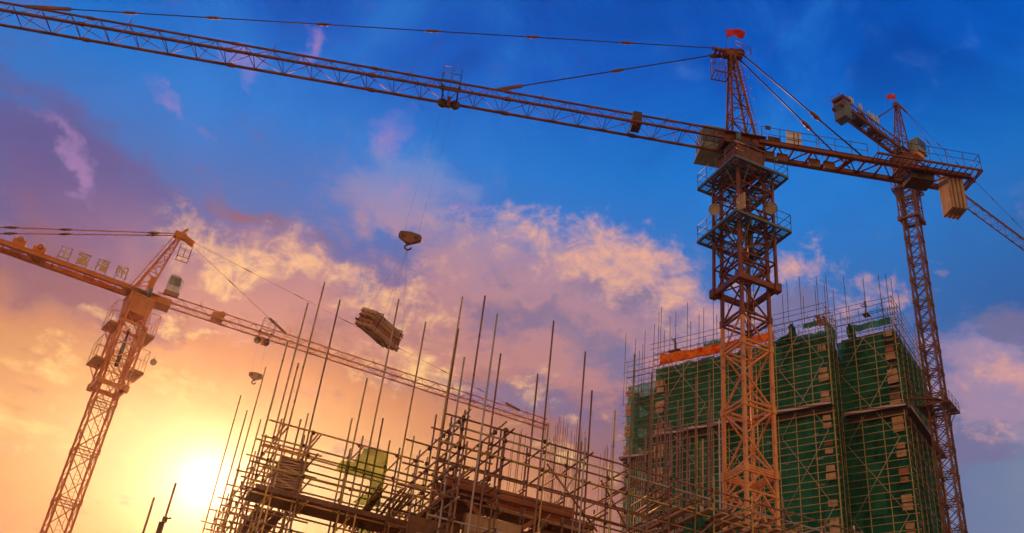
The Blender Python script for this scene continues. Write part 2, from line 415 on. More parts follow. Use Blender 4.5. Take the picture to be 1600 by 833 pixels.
def railing(mb, pts, h=1.1, r=.022, step=1.2, close=False, skip=()):
    P = list(pts) + ([pts[0]] if close else [])
    for i, (a, b) in enumerate(zip(P[:-1], P[1:])):
        if i in skip: continue
        a = V(a); b = V(b); n = max(1, round((b - a).length / step))
        for k in range(n + 1):
            p = a.lerp(b, k / n); mb.tube(p, p + Z * h, r, 5)
        mb.tube(a + Z * h, b + Z * h, r, 5); mb.tube(a + Z * h * .52, b + Z * h * .52, r * .8, 5)

# ---------------------------------------------------------------- ground and air
g = MB(); g._add([(-2500, -2500, 0), (2500, -2500, 0), (2500, 2500, 0), (-2500, 2500, 0)], [(0, 1, 2, 3)])
g.build('ground', 'dirt', kind='structure')
HAZE = 0.0001
hz = MB(); hz.box((0, 0, 54), V((2600, 0, 0)), V((0, 2600, 0)), V((0, 0, 55)))
MATS['haze air'] = bpy.data.materials.new('haze air'); MATS['haze air'].use_nodes = True
_t = NT(MATS['haze air'].node_tree)
_pv = _t.new('ShaderNodeVolumePrincipled'); _pv.inputs['Density'].default_value = HAZE
_pv.inputs['Color'].default_value = (1.0, .93, .85, 1); _pv.inputs['Anisotropy'].default_value = .85
_p2 = _t.new('ShaderNodeVolumePrincipled'); _p2.inputs['Density'].default_value = HAZE * 0.2
_p2.inputs['Color'].default_value = (1.0, .93, .85, 1); _p2.inputs['Anisotropy'].default_value = .968   # second lobe added for the glow close around the sun
_ad = _t.new('ShaderNodeAddShader'); _t.l.new(_pv.outputs[0], _ad.inputs[0]); _t.l.new(_p2.outputs[0], _ad.inputs[1])
_o = _t.new('ShaderNodeOutputMaterial'); _t.l.new(_ad.outputs[0], _o.inputs['Volume'])
hz.build('haze', 'haze air', kind='stuff')

# ================================================================ tower cranes
class Crane:
    def __init__(s, label, xy, face, side, jib, group=None):
        s.x, s.y = xy; s.side = side
        s.e1 = face                                     # horizontal direction of the mast corner nearest the viewer
        s.e2 = V((-face.y, face.x, 0))                  # the corner to its right
        if s.e2.dot(CR) < 0: s.e2 = -s.e2
        s.a = (s.e1 + s.e2).normalized(); s.b = (s.e1 - s.e2).normalized()
        s.j = jib.normalized(); n = V((-jib.y, jib.x, 0)).normalized()
        s.n = n if n.dot(V((-s.x, -s.y, 0))) > 0 else -n  # horizontal, across the jib, towards the viewer
        s.root = thing('tower_crane', label, 'tower crane', (s.x, s.y, 0), group)
    def c(s, z): return V((s.x, s.y, z))
    def corner(s, i, side, z):
        return s.c(z) + (s.e1, s.e2, -s.e1, -s.e2)[i] * (side * .7071)
    def P(s, t, l, z, rise=0.0): return s.c(z) + s.j * t + s.n * l + Z * (t * rise)
    def mast(s, m, z0, z1, panel, style, leg=.15, brace=.075, joint=2):
        b = MB(); cs = lambda i, z: s.corner(i % 4, s.side, z)
        n = max(1, round((z1 - z0) / panel)); dz = (z1 - z0) / n
        for i in range(4):
            for k in range(n):
                za, zb = z0 + k * dz, z0 + (k + 1) * dz
                A0, B0, A1, B1 = cs(i, za), cs(i + 1, za), cs(i, zb), cs(i + 1, zb)
                if style == 'zig':
                    if (k + i) % 2: b.bar(A0, B1, brace, brace)
                    else: b.bar(B0, A1, brace, brace)
                    if k % joint == 0:
                        b.bar(A0 + Z * .12, B0 + Z * .12, brace * 1.25, brace * 1.25); b.bar(A0 - Z * .14, B0 - Z * .14, brace * 1.25, brace * 1.25)
                elif style == 'vee':
                    M = (A1 + B1) / 2
                    b.bar(M, A0, brace, brace); b.bar(M, B0, brace, brace); b.bar(A1, B1, brace * 1.1, brace * 1.1)
                else:
                    b.bar(A0, B1, brace, brace); q = (A0 - s.c(za)).normalized() * .02
                    b.bar(B0 - q * 3, A1 - q * 3, brace, brace)
                    if k % joint == 0:
                        b.bar(A0 + Z * .1, B0 + Z * .1, brace * 1.2, brace * 1.2); b.bar(A0 - Z * .12, B0 - Z * .12, brace * 1.2, brace * 1.2)
            if style == 'zig' or style == 'x':
                pass
        for k in range(0, n + 1, joint):
            for i in range(4):
                b.box(cs(i, z0 + k * dz), s.a * leg * .72, s.b * leg * .72, Z * .22)
            b.bar(cs(0, z0 + k * dz), cs(2, z0 + k * dz), brace * .7, brace * .7)
        # ladder inside the mast
        p = s.c(0) + s.a * (s.side * .28)
        for q in (-.2, .2): b.tube(p + s.b * q + Z * z0, p + s.b * q + Z * z1, .022, 5)
        z = z0
        while z < z1: b.tube(p - s.b * .2 + Z * z, p + s.b * .2 + Z * z, .014, 4); z += .32
        mo = b.build('mast', m, s.root)
        for i in range(4):
            MB().hull8(cs(i, z0), cs(i, z1), s.a * leg / 2, s.b * leg / 2).build('mast_leg', m, mo)
        return mo
    def cage(s, m, side, zr, zt):
        b = MB()
        for i in range(4):
            A, B = s.corner(i, side, zr), s.corner((i + 1) % 4, side, zr)
            b.bar(A, B, .2, .34); C, D = s.corner(i, side, zt), s.corner((i + 1) % 4, side, zt)
            b.bar(C, D, .14, .2)
            n = max(2, round((zt - zr) / 1.7)); dz = (zt - zr) / n
            for k in range(n):
                q = Z * (k * dz); r = Z * ((k + 1) * dz)
                if (k + i) % 2: b.bar(A + q, B + r, .07, .07)
                else: b.bar(B + q, A + r, .07, .07)
                if k: b.bar(A + q, B + q, .08, .08)
            b.box(A, s.a * .2, s.b * .2, Z * .26)
        o = b.build('climbing_frame', m, s.root)
        for i in range(4):
            MB().hull8(s.corner(i, side, zr), s.corner(i, side, zt), s.a * .075, s.b * .075).build('frame_post', m, o)
        # hydraulic ram of the climbing frame
        p = s.c(zr + 1.6) + s.e1 * (side * .36) + s.e2 * .5
        MB().tube(p, p + Z * 2.2, .16, 10).tube(p + Z * 2.2, p + Z * 3.4, .09, 8).build('hydraulic_ram', 'dark steel', o)
        return o
    def platform(s, m, side, inner, z, rail=1.1, sides=(0, 1, 2, 3), floor='dark steel', ends=False):
        b = MB(); f = MB(); r = MB()
        cs = [s.corner(i, side, z) for i in range(4)]; edges = []
        for i in sides:
            A, B = cs[i], cs[(i + 1) % 4]
            if ends: A, B = A.lerp(B, .22), A.lerp(B, .78)
            edges.append((A, B)); b.bar(A, B, .1, .17)
            n = 6; D = (s.c(z) - (A + B) / 2); D.z = 0; L = D.length; D.normalize(); w = L - inner * .5
            for k in range(1, n):
                p = A.lerp(B, k / n); b.bar(p, p + D * w, .06, .1)
            b.bar(A.lerp(B, .0) + D * w, B + D * w, .09, .14)
            # struts under the walkway
            for k in (.28, .72):
                p = A.lerp(B, k); b.bar(p, p + D * w - Z * 1.5, .06, .06)
            t = (B - A).normalized()
            hl = (B - A).length / 2 - (w if i % 2 and not ends else 0) - .01; k = -hl
            while k < hl: f.bar((A + B) / 2 + t * k + Z * .11 + D * .03, (A + B) / 2 + t * k + Z * .11 + D * (w - .03), .035, .03); k += .115
            if ends: b.bar(A, A + D * w, .08, .12); b.bar(B, B + D * w, .08, .12)
        o = b.build('platform', m, s.root)
        f.build('floor_plate', floor, o)
        for (A, B) in edges:
            r = MB(); D = s.c(z) - (A + B) / 2; D.normalize(); w = side / 2 - inner / 2
            railing(r, [A + D * w + Z * .09, A + Z * .09, B + Z * .09, B + D * w + Z * .09] if ends else [A + Z * .09, B + Z * .09], rail, .024, 1.0)
            r.build('railing', m, o)
        return o
    def slew(s, m, z0, z1, zt, side=2.2, rad=1.15):
        b = MB(); cs0 = [s.corner(i, side * .86, z0) for i in range(4)]; cs1 = [s.corner(i, side, z1) for i in range(4)]
        b._add(cs0 + cs1, [(0, 1, 2, 3), (7, 6, 5, 4)] + [(i, i + 4, (i + 1) % 4 + 4, (i + 1) % 4) for i in range(4)])
        for i in range(4):
            b.bar(cs1[i], cs1[(i + 1) % 4], .16, .14)
            p = (cs0[i] + cs1[i]) / 2; b.bar(cs0[i], cs1[i], .12, .12)
        o = b.build('slewing_unit', m, s.root)
        r = MB().lathe(s.c(z1 + .08), Z, [(0, 0), (rad, 0), (rad, .16), (rad * .93, .2), (rad * .93, .34), (0, .34)], 28)
        for k in range(28):
            a = 2 * math.pi * k / 28; q = V((math.cos(a), math.sin(a), 0)); r.box(s.c(z1 + .5) + q * rad * .8, q * .03, q.cross(Z) * .03, Z * .06)
        r.build('slewing_ring', 'dark steel', o)
        d = MB()
        for l in (-.62, .62):
            d.bar(s.P(-1.25, l, (z1 + .42 + zt) / 2), s.P(1.25, l, (z1 + .42 + zt) / 2), .16, zt - z1 - .42)
        for t in (-1.25, -.4, .4, 1.25):
            d.bar(s.P(t, -.7, (z1 + .42 + zt) / 2), s.P(t, .7, (z1 + .42 + zt) / 2), .14, (zt - z1 - .42) * .9)
        d.box(s.c(zt + .03), s.j * 1.3, s.n * .95, Z * .03)
        d.build('turntable', m, o)
        mo = MB(); mo.lathe(s.P(.5, .95, z1 + .2), Z, [(0, 0), (.17, 0), (.17, .7), (.11, .78), (0, .78)], 12)
        mo.build('slewing_motor', 'blue grey steel', o)
        return o
    def head(s, m, zb, za, ta, feet=(-.75, .75), w=.62, lad=True):
        b = MB(); tops = []; bots = []
        for t in feet:
            for l in (-w, w):
                A = s.P(t, l, zb); B = s.P(ta + (.12 if t > 0 else -.12), l * .32, za); bots.append(A); tops.append(B)
        n = 6
        def pt(i, k): return bots[i].lerp(tops[i], k / n)
        for (i, jx) in ((0, 1), (2, 3), (0, 2), (1, 3)):
            for k in range(n):
                if (k + i) % 2: b.bar(pt(i, k), pt(jx, k + 1), .055, .055)
                else: b.bar(pt(jx, k), pt(i, k + 1), .055, .055)
                if k: b.bar(pt(i, k), pt(jx, k), .05, .05)
        o = b.build('tower_head', m, s.root)
        for i in range(4):
            MB().bar(bots[i], tops[i], .13, .13, s.j).build('head_leg', m, o)
        if lad:
            l = MB(); A = s.P(feet[0] - .35, .2, zb); B = s.P(ta - .42, .1, za)
            for q in (-.18, .18): l.tube(A + s.n * q, B + s.n * q, .02, 5)
            for k in range(24): l.tube(A.lerp(B, k / 24) - s.n * .18, A.lerp(B, k / 24) + s.n * .18, .013, 4)
            for k in range(3, 24, 3):
                q = A.lerp(B, k / 24); pr = [q + s.n * .3 * math.cos(u) - s.j * (.3 * math.sin(u) + .05) for u in (0, .8, 1.57, 2.3, 3.14)]
                l.path(pr, .014, 4)
            l.build('ladder', m, o)
        return o
    def jib(s, m, z, w, h, t0, panels, chord=.10, lace=.045, rise=0.0, apex_from=0.0, name='jib'):
        ts = [t0]
        for p in panels: ts.append(ts[-1] + p)
        N = lambda t: s.P(t, w / 2, z, rise); F = lambda t: s.P(t, -w / 2, z, rise); A = lambda t: s.P(t, 0, z + h, rise)
        b = MB()
        for k, (ta, tb) in enumerate(zip(ts[:-1], ts[1:])):
            tm = (ta + tb) / 2
            for Q in (N, F):
                b.tube(Q(ta), A(tm), lace / 2, 5); b.tube(A(tm), Q(tb), lace / 2, 5)
            b.tube(N(ta), F(ta), lace / 2, 5)
            b.tube(N(tb), F(ta), lace / 2, 5) if k % 2 else b.tube(F(tb), N(ta), lace / 2, 5)
            for Q in (N, F): b.box(Q(ta), s.j * .09, s.n * .06, Z * .07)
            b.box(A(tm), s.j * .08, s.n * .03, Z * .06)
            if k % 5 == 2:
                b.tube(A(tm), A(tm) + Z * .55, .02, 5); b.tube(A(tm) + s.j * .2, A(tm) + Z * .3 - s.j * .12, .016, 5)
        b.tube(N(ts[-1]), F(ts[-1]), lace / 2, 5); b.tube(N(ts[-1]), A(ts[-1] - .4), lace / 2, 5); b.tube(F(ts[-1]), A(ts[-1] - .4), lace / 2, 5)
        o = b.build(name, m, s.root)
        ext = ts[0] + (ts[1] - ts[0]) / 2
        for Q, r in ((N, chord), (F, chord), (A, chord * .8)):
            qa = ts[0] if Q is not A else ts[0] + apex_from
            c = MB().bar(Q(qa), Q(ts[-1] - (.4 if Q is A else 0)), r, r)
            for t in ts[4::5]: c.box(Q(t - .3), s.j * .2, s.n * r * .72, Z * r * .72)
            c.build('jib_chord', m, o)
        # trolley rope along the jib
        rp = MB().tube(s.P(t0, .1, z + h * .35, rise), s.P(ts[-1], .1, z + h * .3, rise), .012, 4)
        rp.build('trolley_rope', 'cable steel', o)
        return o
    def counter(s, m, z, w, t1, panel, rise, dirn=-1, beam=.2, rail=(.9, 99), t0=.9, bh=.26):
        Q = lambda t, l, dz=0: s.P(dirn * t, l, z + dz + t * rise)
        b = MB(); n = max(1, round((t1 - t0) / panel)); dt = (t1 - t0) / n
        for k in range(n):
            ta, tb = t0 + k * dt, t0 + (k + 1) * dt
            if k % 2: b.bar(Q(ta, w / 2), Q(tb, -w / 2), .07, .07)
            else: b.bar(Q(tb, w / 2), Q(ta, -w / 2), .07, .07)
            b.bar(Q(ta, w / 2), Q(ta, -w / 2), .09, .12)
        b.bar(Q(t1, w / 2), Q(t1, -w / 2), .12, .16)
        # walkway plate between the beams, one metre wide strip of grating
        for k in range(int((t1 - t0) / .34)):
            tt = t0 + .17 + k * .34
            b.bar(Q(tt, w * .02, bh * .5 + .012), Q(tt, w * .5 - .1, bh * .5 + .012), .03, .02)
        o = b.build('counter_jib', m, s.root)
        for l in (w / 2, -w / 2):
            c = MB(); c.bar(Q(t0, l), Q(t1, l), beam, bh); c.bar(Q(t0, l, bh / 2 + .012), Q(t1, l, bh / 2 + .012), beam * 1.35, .02); c.bar(Q(t0, l, -bh / 2 - .012), Q(t1, l, -bh / 2 - .012), beam * 1.35, .02)
            c.build('counter_jib_beam', m, o)
        s.Qc = Q
        return o
    def tie(s, A, B, r=.035, knots=(), m='cable steel', end=0.0):
        b = MB().tube(A, B, r, 6)
        o = b.build('tie_bar', m, s.root)
        d = (V(B) - V(A)).normalized()
        for k in knots:
            p = V(A).lerp(V(B), k)
            MB().tube(p - d * .55, p - d * .2, r, 8, r * 2.6).tube(p - d * .2, p + d * .2, r * 2.6, 8).tube(p + d * .2, p + d * .55, r * 2.6, 8, r).build('turnbuckle', 'brown steel', o)
        if end: MB().bar(V(B) - d * end, V(B), .1, .22).build('tie_bracket', 'brown steel', o)
        return o
    def weight(s, Q, ta, tb, w, ztop, zbot, n=4, m='concrete weight'):
        L = (tb - ta) / n
        for k in range(n):
            a = ta + k * L + .03; b_ = ta + (k + 1) * L - .03
            c = MB(); p = [Q(a, w / 2), Q(b_, w / 2), Q(b_, -w / 2), Q(a, -w / 2)]
            lo = [q + Z * (zbot + random.uniform(-.03, .03)) for q in p]; hi = [q + Z * ztop for q in p]
            ch = .07
            c._add(lo + hi, [(3, 2, 1, 0), (4, 5, 6, 7)] + [(i, (i + 1) % 4, (i + 1) % 4 + 4, i + 4) for i in range(4)])
            ob = c.build('counterweight_slab', m, s.root)
            bv = ob.modifiers.new('bevel', 'BEVEL'); bv.width = .035; bv.segments = 2
            for l in (-.3, .3): MB().tube(Q((a + b_) / 2, l * w) + Z * ztop, Q((a + b_) / 2, l * w) + Z * (ztop + .14), .03, 6).build('lifting_eye', 'dark steel', ob)
    def cab(s, m, t, l, z, sx=1.5, sy=1.3, h=2.05):
        o3 = lambda x, y, q: s.P(t + x, l + y, z + q)
        b = MB(); x, y = sx / 2, sy / 2
        prof = [(-x, 0), (x - .1, 0), (x, .5), (x, h - .25), (x - .22, h), (-x + .12, h), (-x, h - .12)]
        b.prism([o3(px, -y, q) for px, q in prof], s.n * sy)
        b.box(o3(0, 0, -.06), s.j * (x + .12), s.n * (y + .08), Z * .04)
        o = b.build('cab', m, s.root)
        w = MB()
        for (xa, xb) in ((-x + .12, -.06), (.06, x - .14)):
            for sgn in (1, -1):
                w.box(o3((xa + xb) / 2, sgn * (y + .006), h * .62), s.j * ((xb - xa) / 2), s.n * .012, Z * (h * .24))
        w.box(o3(x + .008, 0, h * .58), s.j * .012, s.n * (y - .12), Z * (h * .26))
        w.box(o3(x - .02, 0, h * .14), s.j * .012, s.n * (y - .2), Z * (h * .1))
        w.build('window', 'window glass', o)
        f = MB()
        for sgn in (1, -1):
            for xx in (-x + .1, 0, x - .12): f.bar(o3(xx, sgn * (y + .02), h * .36), o3(xx, sgn * (y + .02), h * .88), .05, .05)
            for q in (.37, .87): f.bar(o3(-x + .08, sgn * (y + .02), h * q), o3(x - .1, sgn * (y + .02), h * q), .05, .05)
        f.build('window_frame', 'dark steel', o)
        r = MB(); railing(r, [o3(-x - .1, y + .28, 0), o3(x + .1, y + .28, 0)], 1.0, .02, .8); r.build('cab_railing', 'blue grey steel', o)
        return o
    def trolley(s, m, t, z, w, h, rise=0.0):
        b = MB()
        for l in (w / 2 + .1, -w / 2 - .1): b.bar(s.P(t - .6, l, z - .14), s.P(t + .6, l, z - .14), .08, .16)
        for q in (-.45, .45): b.bar(s.P(t + q, w / 2 + .1, z - .2), s.P(t + q, -w / 2 - .1, z - .2), .1, .12)
        b.bar(s.P(t, .1, z - .2), s.P(t, .1, z - .95), .24, .2, s.j)
        o = b.build('trolley', m, s.root)
        for q in (-.38, .38):
            MB().lathe(s.P(t + q, -.14, z - .5), s.n, [(.05, -.1), (.3, -.1), (.3, -.06), (.24, 0), (.3, .06), (.3, .1), (.05, .1)], 20).build('rope_pulley', 'dark steel', o)
        for q in (-.5, .5):
            for l in (w / 2 + .1, -w / 2 - .1):
                MB().lathe(s.P(t + q, l, z + .07), s.n, [(0, -.05), (.1, -.05), (.1, .05), (0, .05)], 12).build('trolley_wheel', 'dark steel', o)
        k = MB(); c = [s.P(t - .5, w / 2 + .15, z), s.P(t + .6, w / 2 + .15, z), s.P(t + .6, w / 2 + .75, z), s.P(t - .5, w / 2 + .75, z)]
        for i in range(4): k.bar(c[i], c[(i + 1) % 4], .05, .05)
        railing(k, c, 1.1, .018, .6, True); k.build('service_basket', 'blue grey steel', o)
        return o
    def lamp(s, p, ax, r=.33):
        b = MB().lathe(p, ax, [(.06, -.32), (.1, -.3), (.12, -.1), (r * .75, 0), (r, .14), (r * 1.03, .16), (r * .95, .15), (.1, -.02)], 20)
        b.tube(V(p) - V(ax).normalized() * .3, V(p) - V(ax).normalized() * .3 + Z * .5, .025, 6)
        o = b.build('floodlight', 'lamp tin', s.root)
        MB().lathe(V(p), ax, [(0, .12), (r * .9, .135)], 20).build('lamp_glass', 'frosted glass', o)

# glyphs for the roof signs on the counter jibs: strokes on a unit square
GLYPHS = [
    [((.5, 0), (.5, 1)), ((.1, .05), (.1, .6)), ((.9, .05), (.9, .6)), ((.1, .05), (.9, .05))],
    [((.5, .88), (.5, 1)), ((.05, .85), (.95, .85)), ((.05, .85), (.05, .7)), ((.95, .85), (.95, .7)), ((.2, .65), (.8, .65)), ((.3, .5), (.7, .5)), ((.3, .5), (.3, .38)), ((.7, .5), (.7, .38)),
     ((.3, .38), (.7, .38)), ((.15, .28), (.85, .28)), ((.15, .28), (.15, 0)), ((.85, .28), (.85, 0)), ((.15, 0), (.85, 0)), ((.5, .28), (.5, 0)), ((.15, .14), (.85, .14))],
    [((.1, .9), (.2, .8)), ((.05, .6), (.15, .5)), ((.05, .1), (.22, .4)), ((.35, .85), (.95, .85)), ((.35, .65), (.95, .65)), ((.5, 1), (.5, .65)), ((.78, 1), (.78, .65)), ((.3, .45), (1, .45)),
     ((.45, .32), (.85, .32)), ((.45, .32), (.45, .05)), ((.45, .05), (.95, .05)), ((.85, .32), (.85, .18)), ((.45, .18), (.85, .18))],
    [((.05, .8), (.45, .8)), ((.25, 1), (.25, 0)), ((.05, .8), (.05, .3)), ((.45, .8), (.45, .3)), ((.6, .95), (.9, .95)), ((.6, .95), (.55, .05)), ((.9, .95), (.92, .1)), ((.92, .1), (1, .1)), ((.7, .6), (.78, .45))],
]
def sign(cr, Q, t, l, z, size, glyph, m, frame='dark steel', dirn=1):
    b = MB()
    px = lambda u, v: Q(t, l, z + v * size * 1.1) + cr.j * ((u - .5) * size * dirn)
    for (a, c) in GLYPHS[glyph]:
        b.bar(px(*a), px(*c), .13 * size / 1.2, .05, cr.n)
    o = b.build('sign_character', m, cr.root)
    f = MB()
    for u in (.1, .9): f.tube(Q(t, l - .07, .1) + cr.j * ((u - .5) * size * dirn), px(u, 1.0) - cr.n * .07, .02, 5)
    for v in (0.05, .5, .95): f.tube(px(0, v) - cr.n * .07, px(1, v) - cr.n * .07, .015, 5)
    f.build('sign_frame', frame, o)


def flag(label, base, h, w, fh, direc, m='flag cloth', star=False, droop=False):
    t = thing('flag', label, 'flag', base)
    base = V(base)
    MB().tube(base, base + Z * h, .02, 6, .012).build('flagpole', 'cable steel', t)
    d = V(direc).normalized(); q = d.cross(Z); g = []
    for j in range(9):
        row = []
        for i in range(15):
            u, v = i / 14, j / 8
            if droop:   # cloth blown up and over, its lower corner hanging down along the pole
                wv = math.sin(u * 6.5 + v * 2) * .12 * u
                drop = (1 - v) * fh * (1 - u * .62) - .25 * fh * u * (1 - u)
                row.append(base + Z * (h - drop - .06 * math.sin(u * 8)) + d * (u * w) + q * (wv + .1 * math.sin(v * 4 + u * 5)))
            else:
                row.append(base + Z * (h - (1 - v) * fh - .12 * u * fh) + d * (u * w * (.97 + .03 * math.sin(v * 3))) + q * (math.sin(u * 8 + v * 1.4) * .09 * (.3 + u)))
        g.append(row)
    c = MB().grid(g).build('flag_cloth', m, t)
    sm = c.modifiers.new('thick', 'SOLIDIFY'); sm.thickness = .008
    if star:
        s = MB(); ctr = g[6][4]
        pts = []
        for k in range(10):
            a = math.pi / 2 + k * math.pi / 5; r = fh * (.16 if k % 2 == 0 else .065)
            pts.append(ctr + d * (r * math.cos(a)) + Z * (r * math.sin(a)) - q * .035)
        s.prism(pts, q * .02)
        s.build('flag_star', 'flag gold', c)

# ---------------------------------------------------------------- main crane, close behind the scaffold
p0 = at(1164, 450, 56)
cr_az = math.atan2(-p0.y, -p0.x)
toc = V((-p0.x, -p0.y, 0)).normalized()
rt = V((-toc.y, toc.x, 0)); rt = rt if rt.dot(CR) > 0 else -rt
near = (toc * math.cos(math.radians(8)) - rt * math.sin(math.radians(8)))
hj = hdir(600, 150, .1755)
MC = Crane('tall red tower crane with its long jib across the blue sky and orange sun glow coloured into its lower mast', (p0.x, p0.y), near, 1.8, -hj)
nc = lambda side: MC.corner(0, side, 0)
zU = zfor(nc(3.8).x, nc(3.8).y, 243); zL = zfor(nc(3.8).x, nc(3.8).y, 328); zR = zfor(nc(2.4).x, nc(2.4).y, 430)
zB1 = zfor(nc(2.2).x, nc(2.2).y, 216); zB0 = zB1 - 1.9
zj0 = zfor(*(MC.c(0) + MC.n * .65).xy, 220.5)            # height of the jib's lower chords
zglow = zfor(p0.x, p0.y, 505)  # below this height the mast colour carries painted sun-flare glow
zlow = zfor(p0.x, p0.y, 745)
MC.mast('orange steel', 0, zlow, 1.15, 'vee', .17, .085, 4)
MC.mast('orange steel', zlow, zglow, 1.75, 'zig', .17, .08, 2)
MC.mast('red steel', zglow, zB0, 1.75, 'zig', .17, .08, 2)
MC.cage('red steel', 2.45, zR, zU + .6)
MC.platform('blue grey steel', 3.8, 1.9, zL)
MC.platform('blue grey steel', 3.8, 1.9, zU)
MC.slew('red steel', zB0, zB1 - .15, zj0 + .35, 1.95, 1.1)
za = zfor(*(MC.c(0) + MC.j * .5).xy, 88)
MC.head('red steel', zj0 + .3, za, .5)
hb = MB()
hb.box(MC.P(.45, 0, za + .15), MC.j * .62, MC.n * .24, Z * .26); hb.box(MC.P(.35, 0, za + .52), MC.j * .3, MC.n * .12, Z * .14)
hb.bar(MC.P(.9, .22, za + .12), MC.P(1.9, .3, za + .12), .1, .26); hb.bar(MC.P(.9, -.22, za + .1), MC.P(1.9, -.3, za - .02), .1, .26)
for k in (1.05, 1.3, 1.6): hb.lathe(MC.P(k, -.4, za + .1), MC.n, [(0, 0), (.09, 0), (.09, .8), (0, .8)], 10)
for q in (-.2, .2): hb.lathe(MC.P(-.05, q, za + .3), MC.n, [(.04, -.06), (.3, -.06), (.22, 0), (.3, .06), (.04, .06)], 16)
hb.build('head_block', 'red steel', MC.root)
bk = MB(); c = [MC.P(.75, .35, za - 1.9), MC.P(1.75, .35, za - 1.9), MC.P(1.75, -.5, za - 1.9), MC.P(.75, -.5, za - 1.9)]
for i in range(4): bk.bar(c[i], c[(i + 1) % 4], .06, .06)
railing(bk, c, 1.5, .022, .42, True)
for k in range(1, 4): bk.bar(c[0].lerp(c[1], k / 4), c[3].lerp(c[2], k / 4), .04, .03)
bk.build('head_basket', 'red steel', MC.root)
rk = MB(); railing(rk, [MC.P(.3, .3, za + .55), MC.P(-.75, .3, za + .1), MC.P(-.75, -.3, za + .1)], .7, .02, .6); rk.build('head_railing', 'red steel', MC.root)
w_j, h_j = 1.30, 1.19
pan = [1.58] * 8 + [1.66] * 8 + [1.74] * 12
MC.jib('red steel', zj0, w_j, h_j, .75, pan, .13, .05, 0.0, .25)
A_at = lambda t: MC.P(t, 0, zj0 + h_j)
def t_for_px(cr, l, z, px, lo=0, hi=60):
    for _ in range(50):
        m_ = (lo + hi) / 2; q = cr.P(m_, l, z) - CAM
        x = 800 + FPX * q.dot(CR) / q.dot(CF)
        if (x > px) == (cr.j.dot(CR) < 0): lo = m_
        else: hi = m_
    return lo
tp1 = t_for_px(MC, 0, zj0 + h_j, 776); tp2 = t_for_px(MC, 0, zj0 + h_j, 40)
MC.tie(MC.P(1.9, -.3, za), A_at(tp1), .042, (.45,), 'cable steel', 1.7)
MC.tie(MC.P(1.9, .3, za + .12), A_at(tp2), .036, (.135, .28, .43, .59, .745, .86), 'cable steel', 2.6)
for t, g in ((t_for_px(MC, 0, zj0, 703), 0),): MC.trolley('red steel', t, zj0, w_j, h_j); t_tr = t
tw = t_for_px(MC, 0, zj0, 993)
wb = MB().box(MC.P(tw, .05, zj0 + .55), MC.j * .27, MC.n * .42, Z * .5); wb.lathe(MC.P(tw, -.45, zj0 + .45), MC.n, [(0, 0), (.3, 0), (.3, .9), (0, .9)], 16)
wb.build('trolley_winch', 'dark steel', MC.root)
MC.cab('cab paint', 1.5, -1.45, zj0 + .05, 1.55, 1.35, 2.05)
tE = -0.0
Qend = None
MC.counter('red steel', zj0 + .1, 1.42, 14.5, 1.15, .012)
Q = MC.Qc
for pts_ in ([Q(1.1, .68, .15), Q(4.6, .68, .15)], [Q(4.75, .68, .15), Q(7.9, .68, .15)], [Q(8.2, 1.45, .1), Q(14.8, 1.45, .1), Q(14.8, .5, .1)]):
    ro = MB(); railing(ro, pts_, 1.15, .024, 1.2); ro.build('railing', 'dark steel', MC.root)
wk = MB(); wk.bar(Q(8.1, 1.45, .02), Q(14.85, 1.45, .02), .1, .12); wk.bar(Q(14.85, 1.45, .02), Q(14.85, -.6, .02), .1, .12)
for k in range(18): wk.bar(Q(8.1 + k * .39, 1.45, .02), Q(8.1 + k * .39, .75, .02), .05, .06)
for k in (8.2, 9.8, 11.4, 13, 14.6): wk.bar(Q(k, 1.42, 0), Q(k, .75, -.5), .05, .05)
wk.bar(Q(14.7, .7, 0), Q(13.9, -.3, -1.15), .08, .1)
wk.build('walkway', 'red steel', MC.root)
for k, t in enumerate((1.75, 2.6, 4.65, 5.6)):
    MB().box(Q(t, .05, -.42), MC.j * .34, MC.n * .09, Z * .3).build('ballast_panel', 'timber', MC.root)
nb = MB().box(Q(1.95, .45, .55), MC.j * .38, MC.n * .03, Z * .26)
for r_ in range(2):
    for q in range(6): nb.box(Q(1.95 + (q - 2.5) * .115, .485, .44 + .22 * r_), MC.j * .035, MC.n * .006, Z * .075)
nb.build('switch_board', 'dark steel', MC.root)
wp = MB()
for q in (-.24, .24): wp.box(Q(3.2 + q, .55, .78), MC.j * .235, MC.n * .02, Z * .6)
wpo = wp.build('white_board', 'grey panel', MC.root)
MB().bar(Q(3.2, .58, .15), Q(3.2, .58, 1.3), .04, .04).bar(Q(2.7, .58, .7), Q(3.7, .58, .7), .03, .03).build('board_frame', 'dark steel', wpo)
MB().box(Q(1.5, .68, 1.3), MC.j * .17, MC.n * .04, Z * .12).box(Q(1.5, .70, 1.16), MC.j * .15, MC.n * .03, Z * .04).build('junction_box', 'dark steel', MC.root)
hw = MB().box(Q(11.4, 0, -.35), MC.j * .75, MC.n * .55, Z * .3); hw.lathe(Q(11.3, -.55, -.15), MC.n, [(0, 0), (.42, 0), (.42, .08), (.3, .1), (.3, 1.0), (.42, 1.02), (.42, 1.1), (0, 1.1)], 20)
hw.bar(Q(10.3, .6, .1), Q(11.6, -.5, -.8), .08, .08)
hw.build('hoist_winch', 'dark steel', MC.root)
MC.weight(Q, 13.0, 14.05, 1.15, .35, -2.5, 4)
kb = MB(); kb.bar(Q(7.05, .7, .05), Q(6.35, -.7, -.1), .16, .2); kb.build('cross_beam', 'red steel', MC.root)
for l, tt in ((.28, 7.6), (-.28, 7.3)): MC.tie(MC.P(-.1, l * .9, za + .15), Q(tt, l * 2.2, .25), .05, (.62,), 'cable steel')
MC.lamp(at(1117, 327, 55.2 + zL * .0), V((-.35, -.8, -.75)), .32)
